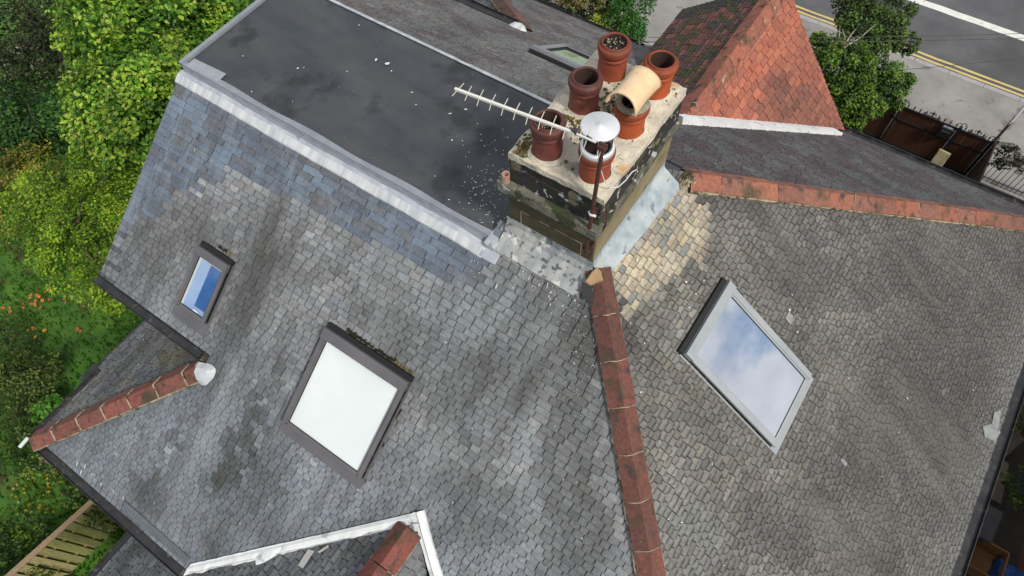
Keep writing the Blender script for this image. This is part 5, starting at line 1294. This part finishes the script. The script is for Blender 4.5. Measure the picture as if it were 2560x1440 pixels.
# side fence and railings
sf = tag(empty('side_fence', (X3+.05, GYL-.2, GZ)), 'dark brown boarded fence running from the sign towards the house', 'fence')
for k in range(6):
    mb = MB(); y1 = GYL-.1-k*.75; mb.bx(X3+.045, X3+.075, y1-.72, y1, GZ, GT+.1); keep(mb.build('panel', mat('dark_board', (.035, .018, .012), (.06, .03, .02), 8, .7)), sf)
    mb = MB(); mb.bx(X3+.036, X3+.1, y1, y1+.03, GZ, GT+.13); keep(mb.build('post', M_black), sf)
rl_ = tag(empty('railing', (X3+.3, GYL, GZ)), 'low black iron railing right of the sign at the photo edge', 'railing')
mb = MB(); mb.tube([(X3+.35, GYL+.1, GZ+.75), (3.5, GYL+.1, GZ+.75)], .012, 6); mb.tube([(X3+.35, GYL+.1, GZ+.12), (3.5, GYL+.1, GZ+.12)], .012, 6); keep(mb.build('rail', M_iron), rl_)
for k in range(38):
    x = X3+.4+k*.11; mb = MB(); mb.tube([(x, GYL+.1, GZ), (x, GYL+.1, GZ+.82)], .008, 5); keep(mb.build('bar', M_iron), rl_)
mb = MB()
for qx, qy, r in [(2520, 366, .17), (2505, 360, .1), (2530, 405, .2), (2545, 392, .14), (2558, 420, .16), (2500, 326, .05), (2548, 430, .1)]:
    P = at(qx, qy, ZP(GZ+.005)); k = 18; random.seed(qx)
    mb.face([P+Vector((math.cos(a)*r*(1+.25*math.sin(3*a+qx)+rnd(-.08, .08)), math.sin(a)*r*.9*(1+.2*math.sin(2*a)), 0)) for a in [2*math.pi*j/k for j in range(k)]])
tag(mb.build('damp_patches', mat('damp', (.1, .085, .065), (.13, .11, .085), 5, .5)), kind='structure')
tree('shrub', 'dark shrub between the side fence and the railing', 'shrub', [C(2520, 395, -7.2, .3, .3, .3)], 500, .07, [(.02, .03, .01), (.03, .03, .015)], None, seed=61, tr_=False)

# overhead cables
def cable(label, a, b, z0, z1, sag=.1, c='black phone cable crossing above the road'):
    A, B = at(*a, ZP(z0)), at(*b, ZP(z1)); mb = MB(); mb.tube([A+(B-A)*t-Vector((0, 0, 4*sag*t*(1-t))) for t in [i/16 for i in range(17)]], .006, 5)
    tag(mb.build('overhead_cable', M_plas), label, 'cable', 'cables over the road')
cable('upper of the two nearly parallel cables above the road', (1620, 93), (2900, 70), -4.5, -4.5)
cable('lower of the two nearly parallel cables above the road', (1615, 104), (2900, 82), -4.6, -4.6)
cable('slanting cable above the double yellow lines', (2180, 180), (2900, 95), -4.8, -4.6)

# ================================================================== PASSAGE BY THE HIP EAVES (bottom right)
nb = tag(empty('added_shade_house', (4.6, -2, GZ)), 'unseen brick house added on the right to shade the passage', 'house')  # added out of view to keep the sun off the passage
mb = MB(); mb.bx(2.2, 9, -14, 9.5, GZ, -2.2); keep(mb.build('wall', M_brick), nb)
mb = MB(); mb.face([(1.9, -14.2, -2.25), (5.6, -14.2, .1), (5.6, 9.7, .1), (1.9, 9.7, -2.25)][::-1]); mb.face([(9.3, -14.2, -2.25), (5.6, -14.2, .1), (5.6, 9.7, .1), (9.3, 9.7, -2.25)]); keep(mb.build('roof', M_front), nb)
def thing_box(name, label, cat, q, z, sx, sy, sz, m, lid=None, rot=0):
    P = at(*q, ZP(GZ+sz)); r = tag(empty(name, (P.x, P.y, GZ)), label, cat); return r, P
P = at(2450, 1295, ZP(GZ+1.0)); r = tag(empty('wheelie_bin', (P.x, P.y, GZ)), 'dark grey wheelie bin in the passage under the hip eaves', 'bin')
M_bin = mat('grey_plastic', (.05, .055, .06), (.07, .075, .08), 6, .5)
mb = MB(); w0, w1 = .2, .27
vs = [(P.x+sx*w0, P.y+sy*w0, GZ+.05) for sx, sy in ((-1, -1), (1, -1), (1, 1), (-1, 1))]+[(P.x+sx*w1, P.y+sy*w1, GZ+.92) for sx, sy in ((-1, -1), (1, -1), (1, 1), (-1, 1))]
mb.mesh(vs, [(0, 3, 2, 1), (0, 1, 5, 4), (1, 2, 6, 5), (2, 3, 7, 6), (3, 0, 4, 7)]); keep(mb.build('body', M_bin, bevel=.02), r)
mb = MB(); mb.box((P.x-.3, P.y-.3, GZ+.93), (.6, 0, 0), (0, .6, .06), (0, 0, .05)); keep(mb.build('lid', M_bin, bevel=.02), r)
mb = MB(); mb.tube([(P.x-.22, P.y+.25, GZ+.1), (P.x-.16, P.y+.25, GZ+.1)], .1, 16); mb.tube([(P.x+.16, P.y+.25, GZ+.1), (P.x+.22, P.y+.25, GZ+.1)], .1, 16); keep(mb.build('wheels', M_plas), r)
P = at(2470, 1395, ZP(GZ+.4)); r = tag(empty('wooden_crate', (P.x, P.y, GZ)), 'open orange wooden crate on the ground at the bottom right', 'crate')
mb = MB(); M_crate = mat('orange_wood', (.22, .11, .04), (.3, .15, .055), 8, .7, stretch=(3, 3, .5)); w = .3
mb.bx(P.x-w, P.x+w, P.y-w, P.y-w+.025, GZ, GZ+.4); mb.bx(P.x-w, P.x+w, P.y+w-.025, P.y+w, GZ, GZ+.4); mb.bx(P.x-w, P.x-w+.025, P.y-w+.03, P.y+w-.03, GZ, GZ+.4); mb.bx(P.x+w-.025, P.x+w, P.y-w+.03, P.y+w-.03, GZ, GZ+.4); keep(mb.build('sides', M_crate), r)
mb = MB(); mb.bx(P.x-w+.03, P.x+w-.03, P.y-w+.03, P.y+w-.03, GZ+.02, GZ+.04); keep(mb.build('bottom', M_crate), r)
P = at(2535, 1436, ZP(GZ+.3)); mb = MB(); rough_slab(mb, P.x-.25, P.x+.25, P.y-.35, P.y+.15, GZ, GZ+.3, .05, 10); tag(mb.build('blue_bag', mat('blue_plastic', (.012, .07, .26), (.02, .11, .34), 6, .4)), 'bright blue plastic bag beside the orange crate', 'bag')
for i, (q0, q1) in enumerate([((2500, 1260), (2520, 1160)), ((2490, 1160), (2560, 1100)), ((2560, 1000), (2500, 1120))]):
    A, B = at(*q0, ZP(GZ+.2)), at(*q1, ZP(GZ+.2)); mb = MB(); d = (B-A).normalized(); s_ = Vector((-d.y, d.x, 0)); mb.box(A, B-A, s_*.18, (0, 0, .04)); tag(mb.build('timber_plank', mat('old_plank', (.14, .12, .09), (.2, .17, .13), 7, .8)), ['weathered plank nearest to the bin in the passage', 'middle one of the three weathered planks in the passage', 'weathered plank farthest up the passage, by the shrub'][i], 'plank', 'planks in the passage')
tree('shrub', 'dark leafy shrub in the passage at the right edge of the photo', 'shrub', [C(2550, 1030, -7.3, .4), C(2560, 960, -7.3, .4), C(2560, 1220, -7.4, .35)], 1500, .07, [(.04, .1, .015), (.06, .13, .02)], [(.16, .25, .03)], seed=62, tr_=False)
